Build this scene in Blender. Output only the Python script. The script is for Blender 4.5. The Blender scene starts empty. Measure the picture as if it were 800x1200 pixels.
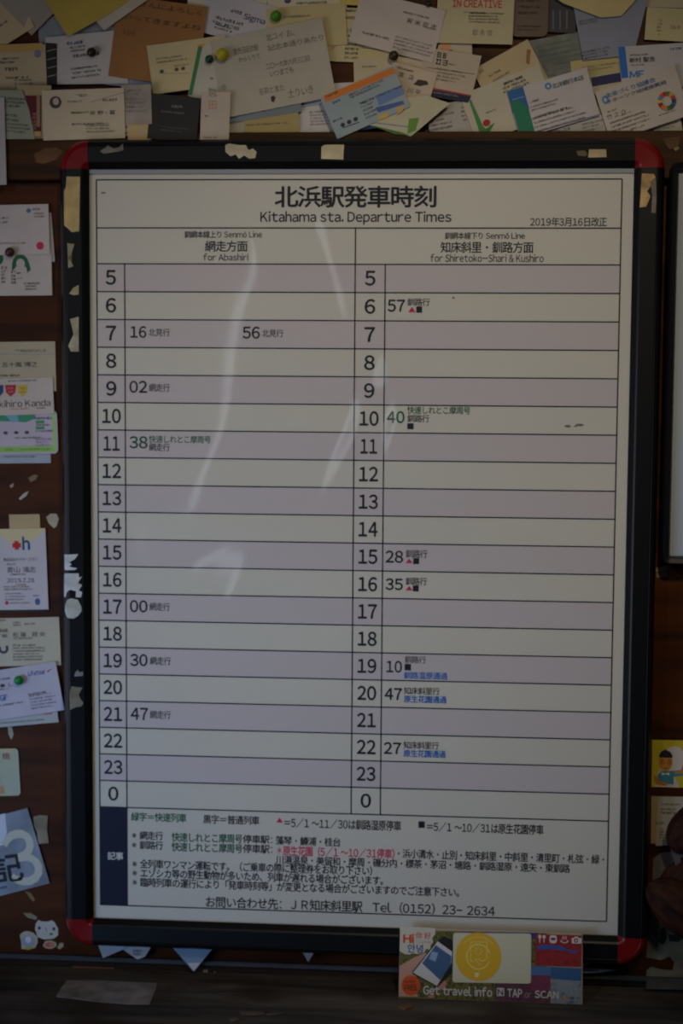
import bpy, bmesh, math, random
from mathutils import Vector, Matrix
random.seed(7)
SC = bpy.context.scene
COL = SC.collection

# ---------------------------------------------------------------- camera
F_PX = 2000.0
D_POSTER = 0.022                      # distance of the printed timetable from the wall
X0, Z0 = -0.285, 1.800                # top left corner of the printed table
cam_t = (0.424024, -0.195167, 1.865844); ra = (-0.088, 0.082, 0.007)
def _rot(a):
    return (Matrix.Rotation(a[2], 3, 'Z') @ Matrix.Rotation(a[1], 3, 'Y') @ Matrix.Rotation(a[0], 3, 'X'))
_M = Matrix(((1, 0, 0), (0, 0, -1), (0, 1, 0)))
RW = _M @ _rot(ra)
CW = _M @ Vector(cam_t) + Vector((X0, -D_POSTER, Z0))
cd = bpy.data.cameras.new('camera'); cam = bpy.data.objects.new('camera', cd); COL.objects.link(cam)
cam.matrix_world = Matrix.Translation(CW) @ RW.to_4x4()
cd.sensor_fit = 'VERTICAL'; cd.sensor_height = 36.0; cd.sensor_width = 24.0; cd.lens = 36.0 * F_PX / 1200
cd.clip_start = 0.05
cd.dof.use_dof = True; cd.dof.focus_distance = 1.62; cd.dof.aperture_fstop = 6.3
SC.camera = cam

# ---------------------------------------------------------------- light
w = bpy.data.worlds.new('world'); SC.world = w; w.use_nodes = True
bg = w.node_tree.nodes['Background']; bg.inputs[0].default_value = (0.62, 0.70, 0.85, 1); bg.inputs[1].default_value = 0.02
def area(name, loc, target, sx, sy, power, col):
    l = bpy.data.lights.new(name, 'AREA'); l.shape = 'RECTANGLE'; l.size = sx; l.size_y = sy
    l.energy = power; l.color = col
    o = bpy.data.objects.new(name, l); COL.objects.link(o); o.location = loc
    o.rotation_euler = (Vector(target) - Vector(loc)).to_track_quat('-Z', 'Y').to_euler()
    return o
def spot(name, loc, target, ang, power, col, rad=0.08):
    l = bpy.data.lights.new(name, 'SPOT'); l.spot_size = math.radians(ang); l.spot_blend = 1.0
    l.energy = power; l.color = col; l.shadow_soft_size = rad
    o = bpy.data.objects.new(name, l); COL.objects.link(o); o.location = loc
    o.rotation_euler = (Vector(target) - Vector(loc)).to_track_quat('-Z', 'Y').to_euler()
    return o
area('side_window_light', (-1.75, -1.45, 1.10), (-0.1, 0, 1.3), 1.0, 1.0, 7.6, (1.0, 0.93, 1.0))
spot('warm_falloff_spot', (0.45, -1.9, 2.7), (0.06, 0, 1.50), 34, 46, (1.0, 0.83, 0.56))  # added warm spot; its soft cone dims the light towards the edges
spot('mid_fill_spot', (-0.9, -1.9, 2.4), (0.05, 0, 1.42), 34, 13, (0.86, 0.95, 1.0))  # added fill spot that brightens the middle of the timetable
spot('low_cool_fill', (-1.4, -1.5, 0.9), (-0.27, 0, 1.13), 36, 34, (0.12, 0.48, 1.0), 0.3)  # added blue spot standing in for cool light at the lower left
streak = area('streak_light', (-0.66, -3.70, 1.42), (-0.2, 0, 1.4), 0.075, 1.05, 0.42, (0.80, 0.90, 1.0))  # added strip light, only there to draw the reflected streak in the cover
streak.rotation_euler = (streak.rotation_euler.to_matrix() @ Matrix.Rotation(math.radians(-13), 3, 'Z')).to_euler()
vs = SC.view_settings
vs.view_transform = 'Standard'; vs.look = 'None'; vs.gamma = 1; vs.exposure = 0.06; vs.use_curve_mapping = False

# ---------------------------------------------------------------- helpers
def ray(px, py):
    return RW @ Vector(((px - 400) / F_PX, -(py - 600) / F_PX, -1))
def P(px, py, d):                     # photo direction met with the plane d metres in front of the wall
    r = ray(px, py); t = (-d - CW.y) / r.y
    return CW + r * t
def LZ(px, py, z):                    # ... met with a level surface at height z
    r = ray(px, py); t = (z - CW.z) / r.z
    return CW + r * t
def lin(c):
    return tuple(((v / 255) / 12.92 if v / 255 <= 0.04045 else ((v / 255 + 0.055) / 1.055) ** 2.4) for v in c) + (1,)
MATS = {}
def mat(c, rough=0.6, var=0.06, scale=30, kind='paper'):
    key = (tuple(c), rough, var, scale, kind)
    if key in MATS: return MATS[key]
    m = bpy.data.materials.new('%s_%d_%d_%d' % ((kind,) + tuple(int(v) for v in c))); m.use_nodes = True
    nt = m.node_tree; b = nt.nodes['Principled BSDF']; b.inputs['Roughness'].default_value = rough
    b.inputs['Specular IOR Level'].default_value = 0.35
    L = lin(c)
    if var > 0:
        tc = nt.nodes.new('ShaderNodeTexCoord'); n = nt.nodes.new('ShaderNodeTexNoise')
        n.inputs['Scale'].default_value = scale; n.inputs['Detail'].default_value = 5
        r = nt.nodes.new('ShaderNodeValToRGB')
        r.color_ramp.elements[0].position = 0.3; r.color_ramp.elements[1].position = 0.7
        r.color_ramp.elements[0].color = tuple(max(0, v * (1 - var * 1.6)) for v in L[:3]) + (1,)
        r.color_ramp.elements[1].color = tuple(min(1, v * (1 + var)) for v in L[:3]) + (1,)
        nt.links.new(tc.outputs['Object'], n.inputs['Vector']); nt.links.new(n.outputs['Fac'], r.inputs[0])
        nt.links.new(r.outputs[0], b.inputs['Base Color'])
    else:
        b.inputs['Base Color'].default_value = L
    MATS[key] = m
    return m
def ink(c): return mat(c, 0.55, 0.0, kind='ink')
def wood(name, c1, c2, stretch=(2, 8, 22), rough=0.5, bump=0.25, scale=3.0, blot=None):
    m = bpy.data.materials.new(name); m.use_nodes = True
    nt = m.node_tree; b = nt.nodes['Principled BSDF']; b.inputs['Roughness'].default_value = rough
    b.inputs['Specular IOR Level'].default_value = 0.14
    tc = nt.nodes.new('ShaderNodeTexCoord'); mp = nt.nodes.new('ShaderNodeMapping'); mp.inputs['Scale'].default_value = stretch
    n = nt.nodes.new('ShaderNodeTexNoise'); n.inputs['Scale'].default_value = scale; n.inputs['Detail'].default_value = 9; n.inputs['Distortion'].default_value = 0.6
    r = nt.nodes.new('ShaderNodeValToRGB'); r.color_ramp.elements[0].position = 0.32; r.color_ramp.elements[1].position = 0.72
    r.color_ramp.elements[0].color = lin(c1); r.color_ramp.elements[1].color = lin(c2)
    nt.links.new(tc.outputs['Object'], mp.inputs[0]); nt.links.new(mp.outputs[0], n.inputs['Vector']); nt.links.new(n.outputs['Fac'], r.inputs[0])
    out = r.outputs[0]
    if blot:
        n2 = nt.nodes.new('ShaderNodeTexNoise'); n2.inputs['Scale'].default_value = 9; n2.inputs['Detail'].default_value = 6
        nt.links.new(tc.outputs['Object'], n2.inputs['Vector'])
        r2 = nt.nodes.new('ShaderNodeValToRGB'); r2.color_ramp.elements[0].position = 0.5; r2.color_ramp.elements[1].position = 0.72
        nt.links.new(n2.outputs['Fac'], r2.inputs[0])
        mx = nt.nodes.new('ShaderNodeMix'); mx.data_type = 'RGBA'
        nt.links.new(r2.outputs[0], mx.inputs[0]); nt.links.new(out, mx.inputs[6]); mx.inputs[7].default_value = lin(blot)
        out = mx.outputs[2]
    nt.links.new(out, b.inputs['Base Color'])
    bp = nt.nodes.new('ShaderNodeBump'); bp.inputs['Strength'].default_value = bump; bp.inputs['Distance'].default_value = 0.002
    nt.links.new(n.outputs['Fac'], bp.inputs['Height']); nt.links.new(bp.outputs[0], b.inputs['Normal'])
    return m
def link(name, me, m, parent=None, loc=None, rot=None):
    o = bpy.data.objects.new(name, me); COL.objects.link(o)
    if m is not None: me.materials.append(m)
    if parent is not None: o.parent = parent
    if loc is not None: o.location = loc
    if rot is not None: o.rotation_euler = rot
    return o
def tag(o, label=None, cat=None, group=None, kind=None):
    if label: o['label'] = label
    if cat: o['category'] = cat
    if group: o['group'] = group
    if kind: o['kind'] = kind
    return o
def from_bm(name, bm, m, parent=None, loc=None, rot=None, smooth=False):
    me = bpy.data.meshes.new(name)
    bmesh.ops.recalc_face_normals(bm, faces=bm.faces[:])
    bm.to_mesh(me); bm.free()
    if smooth:
        for p in me.polygons: p.use_smooth = True
    return link(name, me, m, parent, loc, rot)
def box_bm(bm, x0, x1, y0, y1, z0, z1):
    vs_ = [bm.verts.new((x, y, z)) for x in (x0, x1) for y in (y0, y1) for z in (z0, z1)]
    for f in ((0, 1, 3, 2), (4, 6, 7, 5), (0, 4, 5, 1), (2, 3, 7, 6), (0, 2, 6, 4), (1, 5, 7, 3)):
        bm.faces.new([vs_[i] for i in f])
def box(name, x0, x1, y0, y1, z0, z1, m, parent=None, bevel=0.0):
    c = Vector(((x0 + x1) / 2, (y0 + y1) / 2, (z0 + z1) / 2))
    bm = bmesh.new(); box_bm(bm, x0 - c.x, x1 - c.x, y0 - c.y, y1 - c.y, z0 - c.z, z1 - c.z)
    if bevel: bmesh.ops.bevel(bm, geom=bm.edges[:], offset=bevel, segments=2, affect='EDGES')
    return from_bm(name, bm, m, parent, c)
# flat geometry in local x (right), z (up); y = -height towards the viewer
TXT = bpy.data.curves.new('glyphs', 'FONT')
TXO = bpy.data.objects.new('glyphs', TXT); COL.objects.link(TXO)
TCACHE = {}
def raw_glyph(ch):
    if ch not in TCACHE:
        TXT.body = ch; TXT.resolution_u = 3
        bpy.context.view_layer.update()
        me = bpy.data.meshes.new_from_object(TXO.evaluated_get(bpy.context.evaluated_depsgraph_get()))
        TCACHE[ch] = ([(v.co.x, v.co.y) for v in me.vertices], [tuple(p.vertices) for p in me.polygons]); bpy.data.meshes.remove(me)
    return TCACHE[ch]
def glyphs(s, bold=0.0):
    k = ('line', s, bold)
    if k in TCACHE: return TCACHE[k]
    vv = []; ff = []; x = 0.0; y = 0.0
    for ch in s:
        o = ord(ch)
        if ch == '\n': x = 0.0; y -= 1.05; continue
        if ch == ' ': x += .27; continue
        if ch == '\u3000': x += .9; continue
        asc = 33 <= o <= 126
        gv, gf = raw_glyph(chr(o + 0xFEE0) if asc else ch)
        if not gv: x += .5; continue
        gx0 = min(a for a, b in gv); gx1 = max(a for a, b in gv)
        if asc or o == 0x14d:
            wd = gx1 - gx0; dx = x + .045 - gx0; adv = wd + .09
            if ch == '1': dx += .03; adv += .05
        elif gx1 - gx0 < .25: dx = x; adv = .94
        else: dx = x; adv = .94
        n0 = len(vv)
        for i, (bx, by) in enumerate(((0, 0), (bold, 0), (-bold, 0), (0, bold), (0, -bold)) if bold > 0 and ch not in '※＊・：' else ((0, 0),)):
            m0 = len(vv)
            vv += [(a + dx + bx, b + y + by, i) for a, b in gv]; ff += [tuple(j + m0 for j in q) for q in gf]
        x += adv
    xs = [a for a, b, c in vv]; ys = [b for a, b, c in vv]
    TCACHE[k] = (vv, ff, min(xs), max(xs), min(ys), max(ys))
    return TCACHE[k]
class Flat:
    """flat print grouped by colour: each colour becomes one thin mesh lying on a sheet"""
    def __init__(s): s.g = {}; s.n = 0
    def _b(s, col, lev): return s.g.setdefault((tuple(col), lev), ([], []))
    def poly(s, pts, col, lev=1, own=True):
        if own: s.n += 1
        v, f = s._b(col, lev); b = len(v); v.extend((p[0], p[1], s.n * .1) for p in pts); f.append(tuple(range(b, b + len(pts))))
    def rect(s, x0, x1, z0, z1, col, lev=1, own=True): s.poly([(x0, z0), (x1, z0), (x1, z1), (x0, z1)], col, lev, own)
    def text(s, st, x0, x1, z0, z1, col, bold=0.0, lev=2, rot=0.0):
        vv, ff, a, b_, c, d = glyphs(st, bold)
        v, f = s._b(col, lev); b = len(v)
        cx, cz = (x0 + x1) / 2, (z0 + z1) / 2
        sx, sz = (x1 - x0) / (b_ - a), (z1 - z0) / (d - c)
        cr, sr = math.cos(rot), math.sin(rot)
        for (x, y, i) in vv:
            lx, lz = (x - (a + b_) / 2) * sx, (y - (c + d) / 2) * sz
            v.append((cx + lx * cr - lz * sr, cz + lx * sr + lz * cr, i))
        f.extend(tuple(i + b for i in q) for q in ff)
    def ring(s, cx, cz, rx, rz, col, inner=0.0, lev=1, a0=0, a1=360, n=28):
        A = [math.radians(a0 + (a1 - a0) * i / n) for i in range(n + 1)]
        if inner <= 0:
            pts = [(cx + rx * math.cos(t), cz + rz * math.sin(t)) for t in (A[:-1] if a1 - a0 >= 360 else A)]
            s.poly(pts, col, lev)
        else:
            for t, u in zip(A[:-1], A[1:]):
                s.poly([(cx + k * rx * math.cos(q), cz + k * rz * math.sin(q)) for k, q in ((inner, t), (1, t), (1, u), (inner, u))], col, lev)
    def line(s, a, b, wd, col, lev=2):
        dx, dz = b[0] - a[0], b[1] - a[1]; L = math.hypot(dx, dz) or 1e-9
        nx, nz = -dz / L * wd / 2, dx / L * wd / 2
        s.poly([(a[0] + nx, a[1] + nz), (a[0] - nx, a[1] - nz), (b[0] - nx, b[1] - nz), (b[0] + nx, b[1] + nz)], col, lev)
    def filler(s, cx, cz, wd, h, n, pitch, col, rng, lev=2, ragged=0.3, thick=0.16):
        # small print that the photograph does not resolve: rows of tiny glyph-like strokes
        for i in range(n):
            z = cz + ((n - 1) / 2 - i) * pitch
            ww = wd * (1 - ragged * rng.random()); x = cx - wd / 2
            while x < cx - wd / 2 + ww:
                g = h * rng.uniform(0.6, 1.0)
                for k in range(3):
                    if rng.random() < 0.6:
                        zz = z + (k - 1) * h * 0.36; s.rect(x, x + g * 0.9, zz - h * thick / 2, zz + h * thick / 2, col, lev, False)
                for k in range(2):
                    if rng.random() < 0.7:
                        xx = x + g * (0.15 + 0.5 * k); s.rect(xx, xx + h * thick, z - h * 0.45, z + h * 0.45, col, lev, False)
                x += g * 1.18
    def build(s, parent, base_y, name='lettering', warp=None, step=0.00012, rough=0.55):
        for (col, lev), (v, f) in s.g.items():
            me = bpy.data.meshes.new(name)
            me.from_pydata([(q[0], base_y - step * lev + (warp(q[0], q[1]) if warp else 0) - (q[2] * .000012 if len(q) > 2 else 0), q[1]) for q in v], [], f)
            me.update()
            link(name if lev >= 2 or name != 'lettering' else 'printed_area', me, mat(col, rough, 0.0, kind='ink'), parent)

# ---------------------------------------------------------------- the setting
M_WALL = wood('varnished_plywood', (44, 22, 9), (86, 46, 18), stretch=(1.2, 1, 7), rough=0.42, scale=4)
M_RAIL = wood('rail_wood', (40, 25, 14), (84, 54, 26), stretch=(1, 4, 20), rough=0.5)
M_LEDGE = wood('worn_ledge_wood', (56, 54, 54), (104, 98, 94), stretch=(1.2, 9, 9), rough=0.7, bump=0.6, scale=4, blot=(58, 44, 38))
M_DARK = wood('dark_batten', (24, 19, 15), (52, 42, 34), stretch=(1, 6, 20), rough=0.6)
M_CONC = mat((92, 88, 84), 0.85, 0.2, 4, 'floor')
zs212 = P(40, 212, 0).z
z_rail_top = P(400, 154.5, 0.014).z
z_board_bot = P(60, 1118, 0.0).z
z_ledge = P(300, 1143, 0.006).z - 0.0
wall = box('wall_back', -1.6, 1.6, 0.012, 0.10, 0.0, 2.6, mat((58, 36, 26), 0.7, 0.2, 8, 'wall')); tag(wall, kind='structure')
def wpart(name, *a, **k):
    o = box(name, *a, **k); o.parent = wall; o.location = o.location - wall.location; return o
for i, (xa, xb) in enumerate(((-1.6, -0.62), (-0.615, 0.60), (0.605, 1.6))):
    wpart('panel', xa, xb, 0.0, 0.012, z_board_bot, zs212 - 0.0015, M_WALL, bevel=0.0008)
    wpart('panel', xa, xb, 0.0, 0.012, z_rail_top - 0.03, 2.6, M_WALL, bevel=0.0008)
    wpart('panel', xa, xb, 0.0, 0.012, 0.0, z_ledge - 0.05, M_WALL, bevel=0.0008)
# rail with a lip: the cards above tuck in behind it
bm = bmesh.new()
prof = [(0.012, zs212), (-0.013, zs212), (-0.014, zs212 + 0.001), (-0.014, z_rail_top - 0.001), (-0.013, z_rail_top), (-0.0105, z_rail_top), (-0.0105, z_rail_top - 0.012), (0.012, z_rail_top - 0.012)]
a_ = [bm.verts.new((-1.6, y, z - zs212)) for y, z in prof]; b_ = [bm.verts.new((1.6, y, z - zs212)) for y, z in prof]
for i in range(len(prof)):
    j = (i + 1) % len(prof); bm.faces.new((a_[i], a_[j], b_[j], b_[i]))
bm.faces.new(a_); bm.faces.new(b_[::-1])
tag(from_bm('trim_1', bm, M_RAIL, loc=(0, 0, zs212)), kind='structure')
tag(box('trim_2', -1.6, 1.6, -0.004, 0.012, z_board_bot - 0.006, z_board_bot - 0.0005, mat((70, 74, 82), 0.4, 0.15, 20, 'metal'), bevel=0.001), kind='structure')
tag(box('trim_3', -1.6, 1.6, -0.001, 0.012, z_ledge, z_board_bot - 0.0065, M_DARK, bevel=0.001), kind='structure')
ledge = box('trim_4', -1.6, 1.6, -0.24, 0.011, z_ledge - 0.032, z_ledge - 0.0002, M_LEDGE, bevel=0.002); tag(ledge, kind='structure')
tag(box('floor', -1.6, 1.6, -4.5, 0.10, -0.1, 0.0, M_CONC), kind='structure')

# ---------------------------------------------------------------- the hanging frame
pts = [P(103.3, 199, .0245), P(740.6, 197, .0245), P(111, 1077, .0245), P(725.6, 1095, .0245)]
fx0 = (pts[0].x + pts[2].x) / 2; fx1 = (pts[1].x + pts[3].x) / 2
fz1 = (pts[0].z + pts[1].z) / 2; fz0 = (pts[2].z + pts[3].z) / 2
M_FRAME = bpy.data.materials.new('black_anodised_rail'); M_FRAME.use_nodes = True
_b = M_FRAME.node_tree.nodes['Principled BSDF']; _b.inputs['Base Color'].default_value = lin((12, 13, 17)); _b.inputs['Roughness'].default_value = 0.38; _b.inputs['Specular IOR Level'].default_value = 0.32
PROF = [(0.0, .0247), (.0055, .0305), (.0075, .0318), (.0235, .0330), (.0245, .0326), (.0250, .0330), (.0285, .0315), (.0315, .0265), (.0325, .020), (.0325, .0152), (.006, .0152), (.006, .0247)]
def prof_d(s):
    fr = PROF[:9]
    for (a, b), (c, d) in zip(fr[:-1], fr[1:]):
        if s <= c: return b + (d - b) * (s - a) / (c - a) if c > a else b
    return fr[-1][1]
def make_frame(name, x0, x1, z0, z1, label, cmat, m_rail, cat='frame', scale=1.0, cornercol=None):
    c = Vector(((x0 + x1) / 2, -.0152, z0 - .0325 * scale))
    root = bpy.data.objects.new(name, None); COL.objects.link(root); root.location = c; tag(root, label, cat)
    pr = [(s * scale, d) for s, d in PROF]
    for (ax, a, b, fixed, sg) in (('h', x0, x1, z1, 1), ('h', x0, x1, z0, -1), ('v', z0, z1, x0, -1), ('v', z0, z1, x1, 1)):
        bm = bmesh.new(); A = []; B = []
        for s, d in pr:
            q = fixed + sg * s
            if ax == 'h': A.append(bm.verts.new((a - c.x, -d - c.y, q - c.z))); B.append(bm.verts.new((b - c.x, -d - c.y, q - c.z)))
            else: A.append(bm.verts.new((q - c.x, -d - c.y, a - c.z))); B.append(bm.verts.new((q - c.x, -d - c.y, b - c.z)))
        n = len(A)
        for i in range(n): bm.faces.new((A[i], A[(i + 1) % n], B[(i + 1) % n], B[i]))
        bm.faces.new(A); bm.faces.new(B[::-1])
        from_bm('rail', bm, m_rail, root)
    for cx, cz, a0 in ((x0, z1, 90), (x1, z1, 0), (x0, z0, 180), (x1, z0, 270)):
        bm = bmesh.new(); rows = []
        for k in range(13):
            t = math.radians(a0 + 90 * k / 12)
            rows.append([bm.verts.new((cx + math.cos(t) * s - c.x, -d - c.y - .0002, cz + math.sin(t) * s - c.z)) for s, d in pr])
        n = len(pr)
        for r0, r1 in zip(rows[:-1], rows[1:]):
            for i in range(n): bm.faces.new((r0[i], r0[(i + 1) % n], r1[(i + 1) % n], r1[i]))
        bm.faces.new(rows[0]); bm.faces.new(rows[-1][::-1])
        bmesh.ops.remove_doubles(bm, verts=bm.verts[:], dist=1e-6)
        o = from_bm('corner_cap', bm, cmat, root)
        if cornercol: o['label'] = cornercol
    bm = bmesh.new(); box_bm(bm, x0 - .005 - c.x, x1 + .005 - c.x, -.0205 - c.y, -.0165 - c.y, z0 - .005 - c.z, z1 + .005 - c.z)
    from_bm('backing_board', bm, mat((150, 146, 140), 0.7, .05), root)
    return root, c
M_RED = mat((122, 10, 16), 0.35, 0.04, 30, 'plastic')
frame, fc = make_frame('poster_frame', fx0, fx1, fz0, fz1, 'large black snap frame with red rounded corner caps holding the timetable', M_RED, M_FRAME, cornercol='red rounded plastic corner cap')
# clear cover sheet, slightly wavy
def clear_mat(name, wav, rough, tint=(1, 1, 1, 1), mixmax=None):
    m = bpy.data.materials.new(name); m.use_nodes = True; nt = m.node_tree; nt.nodes.clear()
    out = nt.nodes.new('ShaderNodeOutputMaterial'); tr = nt.nodes.new('ShaderNodeBsdfTransparent'); tr.inputs[0].default_value = tint
    gl = nt.nodes.new('ShaderNodeBsdfGlossy'); gl.inputs['Roughness'].default_value = rough
    lw = nt.nodes.new('ShaderNodeLayerWeight'); lw.inputs[0].default_value = 0.5
    pw = nt.nodes.new('ShaderNodeMath'); pw.operation = 'POWER'; pw.inputs[1].default_value = 5
    fr = nt.nodes.new('ShaderNodeMath'); fr.operation = 'MULTIPLY_ADD'; fr.inputs[1].default_value = 0.92; fr.inputs[2].default_value = 0.055
    nt.links.new(lw.outputs['Facing'], pw.inputs[0]); nt.links.new(pw.outputs[0], fr.inputs[0])
    mx = nt.nodes.new('ShaderNodeMixShader')
    tc = nt.nodes.new('ShaderNodeTexCoord'); mp = nt.nodes.new('ShaderNodeMapping'); mp.inputs['Scale'].default_value = (1.3, 1, .7)
    n = nt.nodes.new('ShaderNodeTexNoise'); n.inputs['Scale'].default_value = 3.2; n.inputs['Detail'].default_value = 2.0; n.inputs['Distortion'].default_value = 0.5
    bp = nt.nodes.new('ShaderNodeBump'); bp.inputs['Strength'].default_value = 1.0; bp.inputs['Distance'].default_value = wav
    nt.links.new(tc.outputs['Object'], mp.inputs[0]); nt.links.new(mp.outputs[0], n.inputs['Vector']); nt.links.new(n.outputs['Fac'], bp.inputs['Height'])
    nt.links.new(bp.outputs[0], gl.inputs['Normal'])
    nt.links.new(fr.outputs[0], mx.inputs[0]); nt.links.new(tr.outputs[0], mx.inputs[1]); nt.links.new(gl.outputs[0], mx.inputs[2])
    nt.links.new(mx.outputs[0], out.inputs[0]); return m
M_COVER = clear_mat('clear_cover', 0.013, 0.055)
bm = bmesh.new()
q = [bm.verts.new((x - fc.x, -.0236 - fc.y, z - fc.z)) for x, z in ((fx0 - .004, fz0 - .004), (fx1 + .004, fz0 - .004), (fx1 + .004, fz1 + .004), (fx0 - .004, fz1 + .004))]
bm.faces.new(q)
cov = from_bm('cover_sheet', bm, M_COVER, frame); cov['label'] = 'clear slightly wavy plastic cover sheet'

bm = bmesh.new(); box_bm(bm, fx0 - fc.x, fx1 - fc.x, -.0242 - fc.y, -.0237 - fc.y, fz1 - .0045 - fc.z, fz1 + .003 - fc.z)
o = from_bm('top_strip', bm, mat((150, 156, 166), .4, 0, kind='plastic'), frame); o['label'] = 'bluish grey strip along the top of the cover sheet'  # flat bluish grey strip along the top of the opening

# ---------------------------------------------------------------- the timetable
PAPER = (214, 212, 204)
pc = Vector(((fx0 + fx1) / 2, -D_POSTER, (fz0 + fz1) / 2))
bm = bmesh.new(); box_bm(bm, fx0 - .004 - pc.x, fx1 + .004 - pc.x, 0, .0009, fz0 - .004 - pc.z, fz1 + .004 - pc.z)
poster = from_bm('timetable_poster', bm, mat(PAPER, 0.55, 0.02, 6), None, pc)
tag(poster, 'white station departure timetable with two columns of hours, inside the large black frame', 'poster')
PITCH, ZT, ZH, XA, XB, XC, HB, WT = .03045, .09107, .05207, .03104, .28497, .31765, .81364, .570
TX = lambda x: X0 + x - pc.x
TZ = lambda z: Z0 - z - pc.z
class Printed:
    def __getattr__(s, k):
        def call(*a, **kw):
            f = Flat(); getattr(f, k)(*a, **kw); f.build(poster, 0.0, name=PN[0])
        return call
fl = Printed(); PN = ['lettering']
INK = (34, 34, 46); NAVY = (22, 24, 52); GREEN = (22, 92, 66); PINK = (206, 40, 92); BLUE = (30, 104, 190); BAND = (205, 198, 202)
PN[0] = 'shaded_row'
for k in range(0, 20, 2): fl.rect(TX(0), TX(WT), TZ(ZT + (k + 1) * PITCH), TZ(ZT + k * PITCH), BAND, 1)
PN[0] = 'navy_box'
fl.rect(TX(0), TX(XA), TZ(HB), TZ(ZT + 20 * PITCH), NAVY, 1)
LW = .0014; PN[0] = 'ruled_line'
def hl(z, a=0, b=WT, w_=LW): fl.rect(TX(a), TX(b), TZ(z) - w_ / 2, TZ(z) + w_ / 2, INK, 2)
def vl(x, a, b, w_=LW): fl.rect(TX(x) - w_ / 2, TX(x) + w_ / 2, TZ(b), TZ(a), INK, 2)
hl(0); hl(ZH); hl(HB)
for k in range(21): hl(ZT + k * PITCH)
ZE = ZT + 20 * PITCH
vl(0, 0, HB); vl(WT, 0, HB); vl(XB, ZH, ZE); vl(XA, ZT, HB); vl(XC, ZT, ZE)
PN[0] = 'hour_number'
for k in range(20):
    h = str((5 + k) % 24)
    for cx in (XA / 2, (XB + XC) / 2):
        wd = .0212 if len(h) == 2 else .0118
        if h == '11': wd = .0185
        zc = TZ(ZT + (k + .5) * PITCH - .0003)
        fl.text(h, TX(cx) - wd / 2, TX(cx) + wd / 2, zc - .0082, zc + .0082, INK, .024)
PN[0] = 'lettering'
def pt(s, xa, xb, ya, yb, col=INK, bold=.010, lev=2, dy=0):
    PN[0] = 'lettering'
    a, b, c = P(xa, ya, D_POSTER), P(xa, yb, D_POSTER), P(xb, ya, D_POSTER)
    fl.text(s, a.x - pc.x, c.x - pc.x, b.z - pc.z, a.z - pc.z, col, bold, lev)
pt('北浜駅発車時刻', 321.5, 511.5, 217.5, 243.5, INK, .022)
pt('Kitahama sta. Departure Times', 305, 529, 247.3, 263.5, INK, .016)
pt('2019年3月16日改正', 621, 711, 254.5, 265.5, INK, .014)
pt('釧網本線上り Senmō Line', 216, 307, 270.5, 279, INK, .014)
pt('網走方面', 240, 290, 282, 295, INK, .014)
pt('for Abashiri', 238, 291, 297, 305.5, INK, .012)
pt('釧網本線下り Senmō Line', 521, 615, 272, 280.5, INK, .014)
pt('知床斜里・釧路方面', 516, 625, 283, 296.5, INK, .014)
pt('for Shiretoko-Shari & Kushiro', 504, 637, 297.5, 307, INK, .012)
def tri(xa, xb, ya, yb):
    PN[0] = 'triangle_mark'
    a, b, c = P(xa, yb, D_POSTER), P(xb, yb, D_POSTER), P((xa + xb) / 2, ya, D_POSTER)
    fl.poly([(v.x - pc.x, v.z - pc.z) for v in (a, b, c)], PINK, 2)
def sq(xa, xb, ya, yb):
    PN[0] = 'square_mark'
    a, b = P(xa, yb, D_POSTER), P(xb, ya, D_POSTER)
    fl.rect(a.x - pc.x, b.x - pc.x, a.z - pc.z, b.z - pc.z, INK, 2)
N = .006; D_ = .008
for s, xa, xb, ya, yb, c in (
    ('16', 152.5, 171.5, 382, 396, INK), ('北見行', 174, 199, 385, 394, INK), ('56', 284, 304.5, 382.5, 397, INK), ('北見行', 307, 332, 386, 395, INK),
    ('02', 151.5, 172.5, 446, 460.5, INK), ('網走行', 174.5, 199, 449.5, 459, INK),
    ('38', 151.5, 173, 511, 525.5, GREEN), ('快速しれとこ摩周号', 174.5, 247, 510, 519, GREEN), ('網走行', 174.5, 199, 519.5, 528.5, INK),
    ('00', 152, 173, 703, 717.5, INK), ('網走行', 175, 199, 706, 715.5, INK),
    ('30', 152.5, 173, 766, 780.5, INK), ('網走行', 175.5, 200, 769.5, 779, INK),
    ('47', 153, 173.5, 829, 843.5, INK), ('網走行', 175.5, 200, 832.5, 842, INK),
    ('57', 454, 474.5, 351, 365.5, INK), ('釧路行', 477, 503.5, 349.5, 358.5, INK),
    ('40', 453, 474, 481.5, 496, GREEN), ('快速しれとこ摩周号', 477, 551, 476, 485, GREEN), ('釧路行', 477, 503, 485.8, 494.8, INK),
    ('28', 451.5, 472.5, 645, 659.5, INK), ('釧路行', 475, 500.5, 644, 653.5, INK),
    ('35', 451.5, 472, 677.5, 691.5, INK), ('釧路行', 475, 500, 676.5, 685.5, INK),
    ('10', 452.5, 471, 774, 788, INK), ('釧路行', 474, 499, 768.5, 777, INK), ('釧路湿原通過', 473, 524.5, 787, 795.5, BLUE),
    ('47', 450.5, 471, 806, 820, INK), ('知床斜里行', 473, 515, 805, 813.5, INK), ('原生花園通過', 473, 523.5, 814.7, 823.2, BLUE),
    ('27', 449.5, 470, 869.5, 883.5, INK), ('知床斜里行', 472.5, 514, 868.5, 877.3, INK), ('原生花園通過', 472.5, 522.5, 878.3, 887, BLUE)):
    pt(s, xa, xb, ya, yb, c, .022 if len(s) == 2 else (.022 if c == BLUE else .012))
tri(478, 487, 359.5, 366); sq(487.5, 494.5, 359, 366.5); sq(477, 484.5, 496, 503)
tri(475, 483.5, 654.5, 660); sq(484, 491, 654, 661); tri(475, 483.5, 686.5, 692); sq(483.5, 490.5, 686, 693); sq(474, 481.5, 778, 785.5)
B2 = .016
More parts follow.
